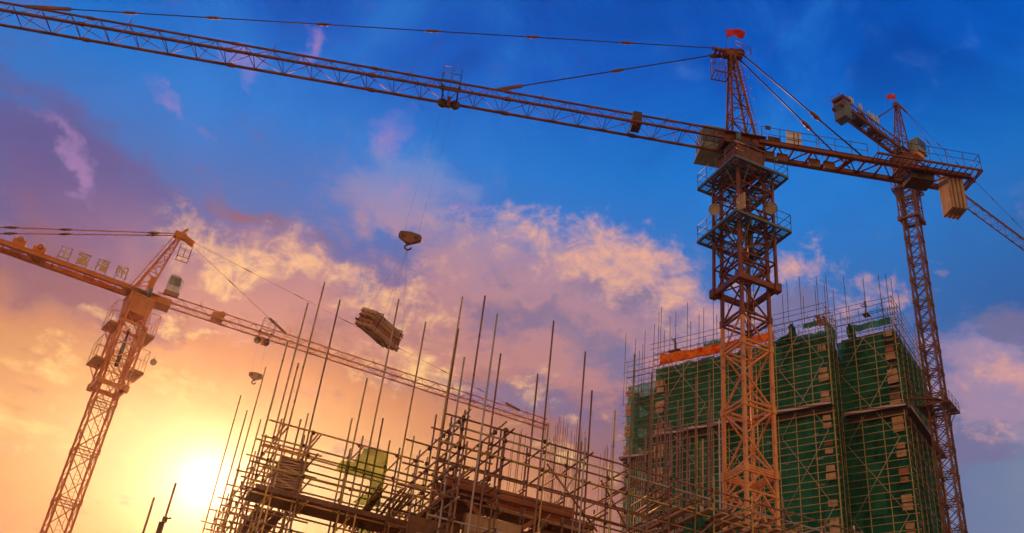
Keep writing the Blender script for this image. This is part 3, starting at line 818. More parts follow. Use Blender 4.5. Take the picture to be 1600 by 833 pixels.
MC.lamp(MC.corner(1, 2.4, zL + 1.2) + MC.e1 * .9, V((-.1, -.8, -.75)), .36)
MB().box(MC.corner(0, 2.9, zL + .75) + MC.a * .3, MC.a * .38, MC.b * .05, Z * .55).build('notice_board', 'plywood', MC.root)
flag('torn red flag streaming above the head of the main crane', MC.P(.85, 0, za + .4), zfor(*MC.P(.85, 0, 0).xy, 42) - za - .4, 1.35, 1.05, V((1, .25, 0)), droop=True)
# hook block and ropes below the trolley
def hook_block(label, p, s, top, group='hook blocks hanging from the cranes'):
    t = thing('hook_block', label, 'hook block', p, group)
    p = V(p); j = hj; n = V((-hj.y, hj.x, 0))
    prof = [(-.62, .1), (-.55, .32), (.0, .36), (.55, .25), (.66, .1), (.62, -.12), (.1, -.38), (-.1, -.38), (-.6, -.02)]
    b = MB().prism([p + j * (x * s) + Z * (z * s) - n * .14 * s for x, z in prof], n * .28 * s)
    ob = b.build('block_housing', 'brown steel', t); bv = ob.modifiers.new('bevel', 'BEVEL'); bv.width = .03 * s
    for x in (-.34, .34): MB().lathe(p + j * (x * s) + Z * .02 - n * .15 * s, n, [(0, 0), (.13 * s, 0), (.13 * s, .30 * s), (0, .30 * s)], 14).build('block_sheave', 'dark steel', t)
    h = MB(); pts = [p + Z * (-.36 * s)] + [p + Z * ((-.62 - .17 * math.cos(a)) * s + .17 * s * 0) + j * (.17 * s * math.sin(a)) for a in (3.14, 3.9, 4.7, 5.6, 6.3, 7.2, 7.9)]
    for a, c in zip(pts[:-1], pts[1:]): h.tube(a, c, .055 * s, 8)
    h.build('hook', 'dark steel', t)
    r = MB()
    for x in (-.4, .4): r.tube(p + j * (x * s) + Z * .2 * s, V(top) + j * (x * .8), .004, 5)
    r.build('hoist_rope', 'cable steel', t)
pk = at(640, 372, 55.2)
hook_block('rusty hook block hanging under the main crane jib against open sky', pk, 1.02, MC.P(t_tr, -.14, zj0 - .5))

# ---------------------------------------------------------------- left crane, hazy against the sun
pl = at(184, 565, 80)
toc = V((-pl.x, -pl.y, 0)).normalized(); rt = V((-toc.y, toc.x, 0)); rt = rt if rt.dot(CR) > 0 else -rt
a45 = math.radians(33)
hl = hdir(570, 570, .325)
LC = Crane('orange tower crane at the sunlit side, its thin jib running behind the bare scaffold poles', (pl.x, pl.y), (toc * math.cos(a45) - rt * math.sin(a45)), 1.6, hl)
LM = 'far glow steel'
zf = lambda py: zfor(pl.x, pl.y, py)
lU, lL, lR = zf(521), zf(577), zf(607)
lB1 = zf(470); lB0 = lB1 - 1.6
zl = zf(463)
LC.mast(LM, 0, lB0, 1.95, 'x', .15, .055, 2)
LC.cage(LM, 2.15, lR, lU + .5)
LC.platform(LM, 3.9, 2.0, lL, 1.9, (1, 3), 'dark steel', True); LC.platform(LM, 3.7, 2.0, lU, 1.9, (1, 3), 'dark steel', True)
LC.slew(LM, lB0, lB1, zl + .1, 1.95, 1.0)
la = zf(0) * 0 + zfor(*(LC.c(0) + LC.j * 1.3).xy, 370)
LC.head(LM, zl + .1, la, 1.3, (-.9, .35), .5)
hb = MB().box(LC.P(1.3, 0, la + .1), LC.j * .5, LC.n * .22, Z * .3)
hb.bar(LC.P(1.6, .22, la + .1), LC.P(2.6, .34, la - .35), .12, .3); hb.bar(LC.P(1.6, -.22, la + .1), LC.P(2.6, -.34, la - .3), .12, .3)
hb.bar(LC.P(1.3, 0, la + .3), LC.P(1.75, 0, la + 1.0), .1, .22)
hb.build('head_block', LM, LC.root)
bk = MB(); c = [LC.P(1.6, .3, la - 2.0), LC.P(2.6, .3, la - 2.0), LC.P(2.6, -.5, la - 2.0), LC.P(1.6, -.5, la - 2.0)]
for i in range(4): bk.bar(c[i], c[(i + 1) % 4], .06, .06)
railing(bk, c, 1.3, .022, .5, True); bk.build('head_basket', LM, LC.root)
wl, hlj = .98, .85
LC.jib(LM, zl, wl, hlj, .8, [1.6] * 24, .10, .04, .0, .3)
LC.counter(LM, zl + .1, 1.3, 15, 1.3, .028, -1, .24, bh=.34)
Ql = LC.Qc
LA = lambda t: LC.P(t, 0, zl + hlj)
t1 = t_for_px(LC, 0, zl + hlj, 447); t2 = t_for_px(LC, 0, zl + hlj, 812)
LC.tie(LC.P(2.6, -.34, la - .3), LA(t1), .018, (.42,), LM, 2.0)
LC.tie(LC.P(2.6, .34, la - .3), LA(t2), .016, (.15, .3, .45, .6, .75, .87), LM, 1.6)
for l in (-.3, .3): LC.tie(LC.P(1.0, l * .6, la + .1), Ql(14.2, l * 2, .3), .045, (.12, .55, .8), LM)
tl = t_for_px(LC, 0, zl, 412); LC.trolley(LM, tl, zl, wl, hlj)
tw2 = t_for_px(LC, 0, zl, 338)
MB().box(LC.P(tw2, 0, zl + .3), LC.j * .5, LC.n * .4, Z * .25).lathe(LC.P(tw2 + .3, -.4, zl + .55), LC.n, [(0, 0), (.28, 0), (.28, .8), (0, .8)], 14).build('trolley_winch', LM, LC.root)
LC.cab('grey panel', 2.15, .35, zl + 1.0, 1.0, .9, 1.5)
MB().box(LC.P(1.5, 0, zl - .1), LC.j * .9, LC.n * .7, Z * .3).build('cab_bracket', LM, LC.root)
MB().box(LC.P(.4, .3, zl + .9), LC.j * .25, LC.n * .25, Z * .6).lathe(LC.P(.4, .3, zl + 1.5), Z, [(0, 0), (.2, 0), (.2, .3), (0, .35)], 12).build('slewing_gearbox', LM, LC.root)
for k, (px, g) in enumerate(((93, 0), (122, 1), (152, 2), (183, 3))):
    tt = -t_for_px(LC, .6, zl, px, -16, 0)
    sign(LC, Ql, tt, .62, .55 if k else .5, 1.0, g, 'gold sign')
for q, (px, zz) in enumerate(((22, .55), (54, .5))):
    tt = -t_for_px(LC, .0, zl, px, -16, 0)
    MB().box(Ql(tt, 0, zz), LC.j * .5, LC.n * .45, Z * .35).lathe(Ql(tt, -.5, zz + .35), LC.n, [(0, 0), (.25, 0), (.25, 1), (0, 1)], 12).build('hoist_winch', LM, LC.root)
for px in (65, 195): MB().bar(Ql(-t_for_px(LC, 0, zl, px, -16, 0), .7, .05), Ql(-t_for_px(LC, 0, zl, px, -16, 0), -.7, -.05), .4, .3).build('cross_beam', LM, LC.root)
for t in (3.2, 4.3, 5.9): MB().box(Ql(t, .05, -.3), LC.j * .42, LC.n * .09, Z * .22).build('ballast_panel', LM, LC.root)
LC.weight(Ql, 13.2, 14.4, 1.1, .3, -2.2, 4)
LC.lamp(LC.c(lL + 1.5) + rt * 2.6, V((.3, -.8, -.4)), .26)
pk2 = at(399, 588, LC.P(tl, 0, 0).length * 0 + (LC.P(tl, 0, zl) - CAM).dot(CF) - 1.0)
hook_block('small orange hook block glowing near the low sun beside a leaning pole', pk2, .95, LC.P(tl, 0, zl - .5))

# ---------------------------------------------------------------- right crane, behind the netted block
pr = at(1453, 545, 112)
toc = V((-pr.x, -pr.y, 0)).normalized(); rt = V((-toc.y, toc.x, 0)); rt = rt if rt.dot(CR) > 0 else -rt
a45 = math.radians(30)
hr = hdir(1450, 260, .74)
RC = Crane('slender brown tower crane behind the green block with a gold starred flag on top', (pr.x, pr.y), (toc * math.cos(a45) + rt * math.sin(a45)), 1.6, hr)
RM = 'brown steel'
zf = lambda py: zfor(pr.x, pr.y, py)
rB1 = zf(252); rB0 = rB1 - 1.8
zr = zf(243)
RC.mast(RM, 0, rB0, 1.5, 'x', .2, .075, 2)
RC.cage(RM, 2.2, zf(345), zf(272))
RC.platform(RM, 3.0, 1.7, zf(300), 1.1)
RC.slew(RM, rB0, rB1, zr + .3, 2.6, 1.3)
ra = zfor(*(RC.c(0) + RC.j * .3).xy, 166)
RC.head(RM, zr + .2, ra, .3, (-.8, .8), .7)
MB().box(RC.P(.3, 0, ra + .1), RC.j * .5, RC.n * .3, Z * .3).bar(RC.P(.6, .3, ra), RC.P(1.9, .4, ra - .4), .15, .3).build('head_block', RM, RC.root)
RC.jib(RM, zr, 1.3, 1.3, .8, [1.8] * 24, .13, .05, -.004, .3)
RC.counter(RM, zr + .1, 1.3, 13.0, 1.3, .01, -1, .22, bh=.34)
Qr = RC.Qc
c2 = MB()
for l in (.65, -.65):
    c2.bar(Qr(1, l, 1.25), Qr(12.6, l, 1.15), .12, .12)
    for k in range(9): c2.bar(Qr(1 + k * 1.3, l, .1), Qr(2.3 + k * 1.3, l, 1.2), .06, .06); c2.bar(Qr(2.3 + k * 1.3, l, .1), Qr(2.3 + k * 1.3, l, 1.2), .06, .06)
c2.build('counter_jib_frame', RM, RC.root)
MB().box(Qr(8.6, 0, .55), RC.j * .9, RC.n * .55, Z * .4).lathe(Qr(8.6, -.55, 1.0), RC.n, [(0, 0), (.4, 0), (.4, 1.1), (0, 1.1)], 14).build('hoist_winch', 'dark steel', RC.root)
for t in (4.5, 6.0): MB().box(Qr(t, 0, .3), RC.j * .5, RC.n * .5, Z * .3).build('ballast_panel', 'dark steel', RC.root)
RC.weight(Qr, 11.3, 12.6, 1.6, 1.0, -1.7, 4, 'weight grey')
MB().box(Qr(12.0, 0, 1.45), RC.j * .8, RC.n * .85, Z * .16).build('weight_frame', RM, RC.root)
for pts_ in ([Qr(12.4, .9, .1), Qr(13.7, .9, .1), Qr(13.7, -.9, .1)], [Qr(10.2, 1.1, -.1), Qr(7.4, 1.1, -.1)]):
    rr = MB(); railing(rr, pts_, 1.0, .028, .9); rr.build('railing', RM, RC.root)
for k, (t, g) in enumerate(((10.9, 3), (9.2, 2), (7.4, 0), (6.6, 1), (5.9, 2))): sign(RC, Qr, t, .7, 1.35, .95, g, 'sign white')
for l in (-.3, .3): RC.tie(RC.P(.1, l, ra), Qr(6.5, l * 2, 1.3), .05, (.5,), 'cable steel')
RC.tie(RC.P(1.9, .4, ra - .4), RC.P(14, 0, zr + 1.25), .035, (.35, .7), 'cable steel', 1.0)
RC.tie(RC.P(1.9, .4, ra - .4), RC.P(36, 0, zr + 1.15), .03, (.2, .32, .44, .56, .7), 'cable steel', 1.0)
RC.cab('cab paint', 2.3, .75, zr + 1.0, 1.8, 1.5, 2.2)
MB().box(RC.P(1.8, .5, zr + .45), RC.j * .9, RC.n * .9, Z * .35).build('cab_bracket', 'orange steel', RC.root)
# collar that ties the mast to the block
zc = zf(640)
RC.platform(RM, 3.4, 1.8, zc, 1.1)
cl = MB()
for i in range(4): cl.bar(RC.corner(i, 1.9, zc + .5), RC.corner((i + 1) % 4, 1.9, zc + .5), .2, .3)
for q in (-1.6, 0, 1.6): cl.bar(RC.corner(0, 1.9, zc + .5), RC.c(zc + .5) + toc * 2.5 - rt * (2.6 + q), .12, .12)
cl.build('anchor_collar', RM, RC.root)
flag('small red flag with a gold star above the right crane', RC.P(.3, 0, ra + .3), zfor(*RC.P(.3, 0, 0).xy, 147) - ra - .3, 1.15, .95, V((-1, .1, 0)), star=True)

# ================================================================ the netted block
uB = hdir(1250, 620, -.195)
vB = hdir(1415, 600, 1.42)
K = at(1410, 637, 105); zLed = K.z; K = V((K.x, K.y, 0))
flat = lambda p: V((p.x, p.y, 0))
Kl = K - uB * ((K - flat(atz(1313, 650, zLed))).dot(uB))
# solve J and L on lines parallel to the facade
def on_line(px, py, o, d):
    q = post_xy(px, py, o, d); return V((q.x, q.y, 0))
J0 = flat(atz(1299.5, 633.5, zLed))
sRet = max(1.2, (Kl - J0).dot(V((-uB.y, uB.x, 0))) / vB.dot(V((-uB.y, uB.x, 0))))
J = Kl - vB * sRet
L = on_line(1021, 686, J, uB)
M0f = flat(atz(1015, 712, zLed)); nrm = V((-uB.y, uB.x, 0))
sbk = max(2.0, (M0f - L).dot(nrm) / vB.dot(nrm))
M0 = L + vB * sbk
M1 = on_line(976, 718, M0, uB)
Kr = K + vB * 14.0
FLOOR = 2.85
def top_at(p, py): return zfor(p.x, p.y, py)
zA = top_at(J, 512); zB_ = top_at(K, 503); zC = top_at(M0, 586)
class Face:
    def __init__(s, o, e, ztop):
        s.o = V(o); s.L = (e - o).length; s.d = (e - o).normalized(); m = V((s.d.y, -s.d.x, 0)); s.m = m; s.zt = ztop
    def p(s, t, z, off=0.0): return s.o + s.d * t + s.m * off + Z * z
    def flip(s): s.m = -s.m; return s
F1 = Face(L, J, zA); F2 = Face(J, Kl, zA - .6); F3 = Face(Kl, K, zB_); F4 = Face(K, Kr, zB_); F5 = Face(M1, M0, zC)
for F in (F1, F2, F3, F4, F5):
    if F.m.dot(V((-F.p(F.L / 2, 0).x, -F.p(F.L / 2, 0).y, 0))) < 0: F.flip()
F6 = Face(M1, M1 + vB * 7, zC)
if F6.m.dot(-uB) < 0: F6.flip()

bl = thing('apartment_block', 'tall unfinished block wrapped in green netting and a lattice of poles', 'building', flat((J + K) / 2))
def inset(poly, d):
    c = sum(poly, V((0, 0, 0))) / len(poly); return [p + (c - p).normalized() * d for p in poly]
vols = [[L, J, J + vB * 13, L + vB * 13], [Kl, K, Kr, Kl + vB * 14]]
for poly, zt in zip(vols, (zA, zB_)):
    MB().prism(inset(poly, .8), Z * (zt - .5)).build('wall', 'core concrete', bl)
    k = -12
    while zLed + k * FLOOR < zt - .6:
        z = zLed + k * FLOOR
        if z > 3: MB().prism([p + Z * (z - .1) for p in inset(poly, .5)], Z * .18).build('floor_slab', 'concrete', bl)
        k += 1
polyC = [M1, M0, M0 + vB * 7, M1 + vB * 7]
k = -12
while zLed + k * FLOOR < zC - .3:
    z = zLed + k * FLOOR
    if z > 3: MB().prism([p + Z * (z - .1) for p in inset(polyC, .75)], Z * .18).build('floor_slab', 'concrete', bl)
    k += 1
for q in inset(polyC, 1.3) + [inset(polyC, 1.3)[0].lerp(inset(polyC, 1.3)[1], .5)]:
    MB().box(q + Z * (zC / 2 - .5), uB * .25, nrm * .25, Z * (zC / 2 - .5)).build('column', 'concrete', bl)
# plywood-faced openings at the corners of the facades, two boards per storey
def corner_panels(F, t, w, z0, z1, first=0.0):
    z = zLed + first
    while z - FLOOR > z0: z -= FLOOR
    while z < z1:
        for dz in (.62, 1.50):
            if z + dz + .4 < z1 and random.random() > .08:
                a = random.uniform(-.03, .03)
                MB().box(F.p(t, z + dz, .02), F.d * (w / 2 + a * 3) + Z * (a * 1.2), F.m * .03, Z * (.36 + a * 2) - F.d * (a * .8)).build('corner_panel', random.choice(('plywood', 'plywood', 'timber', 'formwork red')) if random.random() < .3 else 'plywood', bl)
        z += FLOOR
corner_panels(F1, F1.L - .62, 1.0, 30, zA - .2); corner_panels(F3, F3.L - .62, 1.0, 30, zB_ - .1)
corner_panels(F1, .75, 1.1, 36, zA - 1.5); corner_panels(F5, .25, .7, 36, zC - .5)
# catch ledge with striped guard along every side
def ledge(F, z, t0, t1, w=.75):
    MB().box(F.p((t0 + t1) / 2, z - .16, w / 2 + .1), F.d * ((t1 - t0) / 2), F.m * (w / 2), Z * .05).build('catch_ledge', 'dark steel', bl)
    MB().box(F.p((t0 + t1) / 2, z - .02, w + .12), F.d * ((t1 - t0) / 2), F.m * .02, Z * .17).build('ledge_guard', 'red white stripe', bl)
    MB().box(F.p((t0 + t1) / 2, z - .55, .02), F.d * ((t1 - t0) / 2 - .1), F.m * .02, Z * .33).build('shade_strip', 'dark steel', bl)  # dark board set in for the shade under the ledge
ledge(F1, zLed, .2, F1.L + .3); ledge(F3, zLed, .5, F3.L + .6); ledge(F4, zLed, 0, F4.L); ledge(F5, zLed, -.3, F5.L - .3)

# nets
def net(name_label, F, z0, z1, t0, t1, m, rag=.35, seed=0, off=0.0, bay=1.9, res=.34):
    nt = max(3, int((t1 - t0) / res)); nz = max(3, int((z1 - z0) / res)); g = []
    for j in range(nz + 1):
        row = []
        for i in range(nt + 1):
            t = t0 + (t1 - t0) * i / nt; z = z0 + (z1 - z0) * j / nz
            n1 = noise.noise(V((t * .33 + seed, z * .16, seed))); n2 = noise.noise(V((t * 1.3, z * .7 + seed, 5.1))); n3 = noise.noise(V((t * 2.8 + z * .6, z * .5, seed + 9)))
            bul = abs(math.sin(math.pi * (t / bay))) * .16 + abs(math.sin(math.pi * (z / 2.46))) * .07
            pl_ = abs(noise.noise(V((t * 1.9, z * .10 + seed, 3.3))))
            o = off - bul + n1 * .14 + n2 * .10 + n3 * .06 - pl_ * .22
            zz = z
            if j >= nz - 1: zz += noise.noise(V((t * .8, seed, 2))) * rag * (1 if j == nz else .4)
            row.append(F.p(t, zz, o))
        g.append(row)
    o = MB().grid(g).build('safety_net', m, None, F.p((t0 + t1) / 2, z0, 0))
    uv = o.data.uv_layers.new(name='sheet'); w_ = nt + 1
    for lp in o.data.loops:
        j_, i_ = divmod(lp.vertex_index, w_); uv.data[lp.index].uv = (t0 + (t1 - t0) * i_ / nt, z0 + (z1 - z0) * j_ / nz)
    return tag(o, name_label, 'netting', 'green debris nets on the block')
zLow = 6.0
net('broad dark green net on the block between its left corner and the inner recess', F1, zLow, zA - .2, 0, F1.L, 'green net', .45, 3)
net('narrow green net on the recessed return between the two front faces of the block', F2, zLow, zA + 1.5, -.15, F2.L + .15, 'green net', .3, 11, .12)
net('darkest green net on the right front face of the block', F3, zLow, top_at(K, 516), 0, F3.L - 1.15, 'green net', .3, 21)
net('lower part of the corner net beside the plywood boards of the right front face', F3, zLow, zLed + .3, F3.L - 1.15, F3.L, 'green net', .1, 25, -.12)
net('green net in shade on the right-hand side face of the block', F4, zLow, zB_ - .3, 0, F4.L, 'green net', .2, 31)
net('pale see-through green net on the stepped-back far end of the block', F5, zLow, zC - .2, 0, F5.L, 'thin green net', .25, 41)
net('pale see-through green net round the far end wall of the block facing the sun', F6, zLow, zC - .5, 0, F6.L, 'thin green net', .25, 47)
z3 = top_at(K, 503)
net('loose strip of green net along the rail above the right front face', F3, z3 - .15, z3 + .75, 1.2, F3.L - .2, 'green net', .25, 51, .05)
net('loose strip of green net along the rail above the recess corner', F1, zA + .55, zA + 1.25, F1.L - 2.6, F1.L - .3, 'green net', .2, 57, .05)
net('short strip of green net hung behind the orange banner', F1, zA + 1.2, zA + 2.1, 6.3, 8.8, 'green net', .3, 61, -.4)

# pole scaffold round the block
sc = thing('facade_scaffold', 'pole scaffold with yellowish rails standing before the green nets of the block', 'scaffold', flat((J + K) / 2) + V((.01, 0, 0)))
def many(name, items, m, parent, limit=100, mix=None):
    """items: list of MB; the largest in view become parts, the rest one mass"""
    if len(items) > limit:
        rest = MB()
        for q in items[limit:]: rest._add(q.v, q.f); rest.s[-len(q.f):] = q.s
        rest.build(name, m, parent, kind='stuff')
    for i_, q in enumerate(items[:limit]): q.build(name, mix[i_ % len(mix)] if mix else m, parent)
tips = {1: [(1022, 507), (1030, 488), (1033, 480), (1039, 517), (1048, 495), (1057, 488), (1074, 472), (1080, 502), (1092, 492), (1099, 480), (1115, 467), (1120, 492), (1137, 475), (1223, 461), (1229, 440), (1249, 432), (1254, 463), (1273, 448), (1276, 432), (1287, 441), (1291, 432), (1301, 453)],
        3: [(1318, 432), (1326, 478), (1348, 435), (1372, 428), (1384, 428), (1391, 435)], 4: [(1403, 460), (1428, 505)], 5: [(979, 522), (993, 530), (1000, 548), (1005, 538), (1009, 516)]}
st = []; ld = []; br = []; led_rest = []; tipp = []; toprail = []
faces = {1: F1, 3: F3, 4: F4, 5: F5}
for k, F in faces.items():
    used = []
    for i, (x, y) in enumerate(tips[k]):
        inner = i % 3 == 1
        off = -.95 if inner else .16
        q = post_xy(x, y, F.p(0, 0, off), F.d); t = (V((q.x, q.y, 0)) - F.o).dot(F.d)
        b = F.p(t, 0, off); lean = V((random.uniform(-.08, .08), random.uniform(-.05, .05), 0))
        zs = F.zt - 3.0 if inner else 0
        tipp.append(MB().tube(b + Z * max(zs, F.zt - 3.0), V((b.x, b.y, q.z)) + lean, .036, 6)); used.append(t)
    n = max(2, round(F.L / (1.92 if k in (1, 3) else 2.0)))
    for i in range(n + 1):
        t = F.L * i / n + (.18 if i == n else (-.12 if i == 0 else random.uniform(-.06, .06)))
        if k == 1 or k == 3 or min([abs(t - q) for q in used] + [9]) > .25:
            st.append(MB().tube(F.p(t, 0, .17), F.p(t, F.zt + random.uniform(.8, 3.2), .17), .04, 6))
    for i in range(n + 1):
        t = F.L * i / n + .4
        tipp.append(MB().tube(F.p(t, F.zt - 2.5, -.95), F.p(t, F.zt + random.uniform(1.5, 3.6), -.95), .03, 6))
    z = 27.0
    while z < F.zt + .3:
        e0, e1 = random.uniform(.1, .6), random.uniform(.1, .6)
        dz = random.uniform(-.05, .05)
        it = MB().tube(F.p(-e0, z + dz, .23), F.p(F.L + e1, z + random.uniform(-.05, .05), .23), .035, 6)
        (ld if k in (1, 3) and z > 33 else led_rest).append(it)
        z += .83
    for off, rs in ((.23, (.9, 1.7, 2.5, 3.2)), (-.95, (-.9, 0, .75, 1.55, 2.3))):
        for r_ in rs:
            toprail.append(MB().tube(F.p(-random.uniform(.1, .8), F.zt + r_, off), F.p(F.L + random.uniform(.1, .8), F.zt + r_ + random.uniform(-.1, .1), off), .028, 6))
    # crossings between the two rows
    for i in range(2 * n + 1):
        t = F.L * i / (2 * n)
        for r_ in (.2, 1.0, 1.8): br.append(MB().tube(F.p(t, F.zt + r_, .5), F.p(t, F.zt + r_, -1.3), .022, 5))
for z in [30 + i * .83 for i in range(48)]:
    if z < zA: led_rest.append(MB().tube(F2.p(-.2, z, .15), F2.p(F2.L + .2, z, .15), .03, 6))
for t in (.3, F2.L * .5, F2.L - .3): st.append(MB().tube(F2.p(t, 0, .1), F2.p(t, zA + 2.2, .1), .036, 6))
for r_ in (.6, 1.2, 1.9, 2.6): toprail.append(MB().tube(F2.p(-.8, zA + r_, .1), F2.p(F2.L + .5, zA + r_, .1), .028, 6))
# side face: dense and untidy
for i in range(26):
    t = random.uniform(0, F4.L); z = random.uniform(30, zB_ - 4)
    br.append(MB().tube(F4.p(t, z, .27), F4.p(min(F4.L, t + random.uniform(1, 3)), z + random.choice((-1, 1)) * random.uniform(3, 6), .27), .03, 5))
many('ledger', ld, 'tube yellow', sc); 
many('standard', st, 'tube yellow', sc); many('top_pole', tipp, 'dark steel', sc); many('top_rail', toprail, 'dark steel', sc)  # top poles and rails: silhouette against the sky put into dark colour
rest = MB()
for q in led_rest + br: rest._add(q.v, q.f, True)
rest.build('rail', 'tube rust', sc, kind='stuff')
# long crossing braces
def zig(F, ta, tb, z0, z1, hgt):
    z = z0; s = 0
    while z < z1:
        zb = min(z + hgt, z1)
        f = (zb - z) / hgt
        a, b = (ta, tb) if s == 0 else (tb, ta)
        MB().tube(F.p(a, z, .3), F.p(a + (b - a) * f, zb, .3), .033, 6).build('brace', 'tube pale', sc)
        MB().tube(F.p(b, z, .36), F.p(b + (a - b) * f, zb, .36), .033, 6).build('brace', 'tube pale', sc)
        z = zb; s = 1 - s
zig(F1, F1.L - 5.6, F1.L - .4, 31.5, zA + .2, 8.3)
zig(F1, F1.L * .5 - 3.2, F1.L * .5 + 3.2, 33, zA - .5, 9)
zig(F1, .6, 7.0, 36, zA + .6, 9)
zig(F3, .4, F3.L - .5, 31.0, zB_ + .3, 8.3)
# banner
b0 = post_xy(1031, 562, F1.p(0, 0, .42), F1.d); b1 = post_xy(1209, 524, F1.p(0, 0, .42), F1.d)
g = []
for j in range(5):
    row = []
    for i in range(61):
        u = i / 60; p = b0.lerp(b1, u); sag = -.5 * math.sin(math.pi * u) * .35
        h = 1.42 - .25 * u
        row.append(p + Z * (sag + (j / 4 - .5) * h + .03 * math.sin(u * 40)) + F1.m * (.06 * math.sin(u * 23 + j) + .05 * math.sin(u * 57)))
    g.append(row)
bn = MB().grid(g).build('banner', 'banner cloth', None, b0)
bn.modifiers.new('thick', 'SOLIDIFY').thickness = .01
tag(bn, 'long orange red cloth banner tied across the top of the green block', 'banner')

# scraps of net caught on the top rails
def scrap(label, p, d, w, h, m, seed, n=10, hang=0.0, group=None):
    g = []; d = V(d).normalized(); q = d.cross(Z)
    for j in range(n + 1):
        row = []
        for i in range(n + 1):
            u, v = i / n - .5, j / n - .5
            a = noise.noise(V((u * 3 + seed, v * 3, seed))); b_ = noise.noise(V((u * 3, v * 3 + seed, seed + 4)))
            k = 1 - .45 * abs(v + .3)
            row.append(V(p) + d * (u * w * k + a * w * .25) + Z * (v * h + b_ * h * .22 - hang * u * u) + q * (noise.noise(V((u * 5, v * 5, seed + 8))) * .35 * w))
        g.append(row)
    o = MB().grid(g).build('net_scrap', m, None, p)
    o.modifiers.new('thick', 'SOLIDIFY').thickness = .006
    return tag(o, label, 'netting', group)
s1 = post_xy(1237, 517, F1.p(0, 0, -.1), F1.d); s2 = post_xy(1226, 531, F1.p(0, 0, .1), F1.d); s3 = post_xy(1330, 517, F3.p(0, 0, .1), F3.d)
scrap('crumpled green net bunched over a rail between the main mast and the recess corner', s1, F1.d, 1.0, 2.0, 'green net', 2.2)
scrap('sagging green net flap just right of the orange banner', s2, F1.d, 2.0, 1.1, 'green net', 7.3)
scrap('green net rag tied at the left end of the right front face', s3, F3.d, .9, 1.7, 'green net', 12.1)
for q, (x, y) in enumerate(((1262, 478 + 28), (1286, 486))):
    pass
# rubbish-laden splash guard at the recess corner
kk = thing('guard_board', 'dark clump of splintered boards sticking up at the recess corner of the block', 'boards', F1.p(F1.L - .3, zA + .5, .2))
for i in range(9):
    a = F1.p(F1.L - .55 + i * .12, zA + .2, .2 + .05 * (i % 3)); MB().bar(a, a + Z * random.uniform(.9, 1.6) - F1.d * random.uniform(.3, .9), .16, .04, F1.m).build('board', 'timber', kk)

# ---------------------------------------------------------------- people
def person(label, p, face, pose, cloth='work cloth', s=1.0):
    root = thing('person', label, 'person', p)
    f = V(face).normalized(); r = f.cross(Z)
    W = lambda x, y, z: V(p) + (r * x + f * y + Z * z) * s
    vs, es, rad = [], [], []
    def vtx(c, q, par=None):
        vs.append(W(*c)); rad.append(q * s)
        if par is not None: es.append((par, len(vs) - 1))
        return len(vs) - 1
    pel = vtx((0, 0, .95), .135); wst = vtx((0, .01, 1.12), .125, pel); ch = vtx((0, .02, 1.32), .155, wst); nk = vtx((0, .03, 1.48), .065, ch); hd = vtx((0, .05, 1.58), .085, nk); tp = vtx((0, .05, 1.70), .075, hd)
    for sg, arm, leg in ((-1, pose[0], pose[2]), (1, pose[1], pose[3])):
        sh = vtx((sg * .19, .01, 1.40), .07, ch); e = vtx(arm[0], .052, sh); h = vtx(arm[1], .036, e); k2 = vtx(arm[2], .03, h)
        hp = vtx((sg * .09, 0, .88), .095, pel); kn = vtx(leg[0], .068, hp); an = vtx(leg[1], .045, kn); to = vtx((leg[1][0], leg[1][1] + .15, leg[1][2] - .05), .04, an)
    me = bpy.data.meshes.new('body'); o0 = V(p)
    me.from_pydata([tuple(q - o0) for q in vs], es, []); ob = bpy.data.objects.new('body', me); COL.objects.link(ob); ob.parent = root; ob['_o'] = tuple(o0)
    me.materials.append(MATS[cloth]); ob.modifiers.new('skin', 'SKIN')
    for i, q in enumerate(rad): me.skin_vertices[0].data[i].radius = (q, q)
    me.skin_vertices[0].data[0].use_root = True
    ss = ob.modifiers.new('sub', 'SUBSURF'); ss.levels = 1; ss.render_levels = 2
    hdp = W(0, .06, 1.60)
    fm = MB().lathe(hdp - Z * .12 * s, Z, [(.02, 0), (.07 * s, .02 * s), (.086 * s, .10 * s), (.08 * s, .17 * s)], 14)
    fm.lathe(W(0, .15, 1.595), f, [(.02 * s, -.02 * s), (.012 * s, .02 * s), (0, .03 * s)], 6)
    for sg in (-1, 1): fm.lathe(W(sg * .088, .05, 1.6), r * sg, [(.028 * s, -.01), (.02 * s, .015 * s), (0, .016 * s)], 8)
    fm.build('face', 'skin', root)
    MB().lathe(W(0, .05, 1.655), Z, [(.125 * s, -.005), (.108 * s, .0), (.104 * s, .05 * s), (.075 * s, .10 * s), (0, .12 * s)], 16).build('helmet', 'helmet yellow' if pose[4] else 'hair', root)
    for arm in pose[:2]:
        hm = MB(); a = W(*arm[1]); b_ = W(*arm[2]); d = (b_ - a).normalized(); sd_ = d.cross(f); sd_ = sd_.normalized() if sd_.length > .05 else r
        hm.bar(a + d * .02, b_ + d * .03 * s, .075 * s, .03 * s)
        for k in range(4): q0 = b_ + d * .03 * s + sd_ * ((k - 1.5) * .02 * s); hm.tube(q0, q0 + d * (.05 - .006 * abs(k - 1)) * s + f * .015 * s, .0095 * s, 5)
        q0 = a + d * .05 * s + sd_ * .035 * s; hm.tube(q0, q0 + sd_ * .04 * s + d * .03 * s, .011 * s, 5)
        hm.build('hand', 'skin', root)
    return root
def boards_at(label, p, d, L_):
    o = MB().box(V(p) - Z * .04, d * L_, d.cross(Z) * .45, Z * .03).build('plank', 'timber', None, p); return tag(o, label, 'plank')
w1 = post_xy(1354, 492, F3.p(0, 0, -.35), F3.d); w2 = post_xy(1055, 549, F1.p(0, 0, -.35), F1.d)
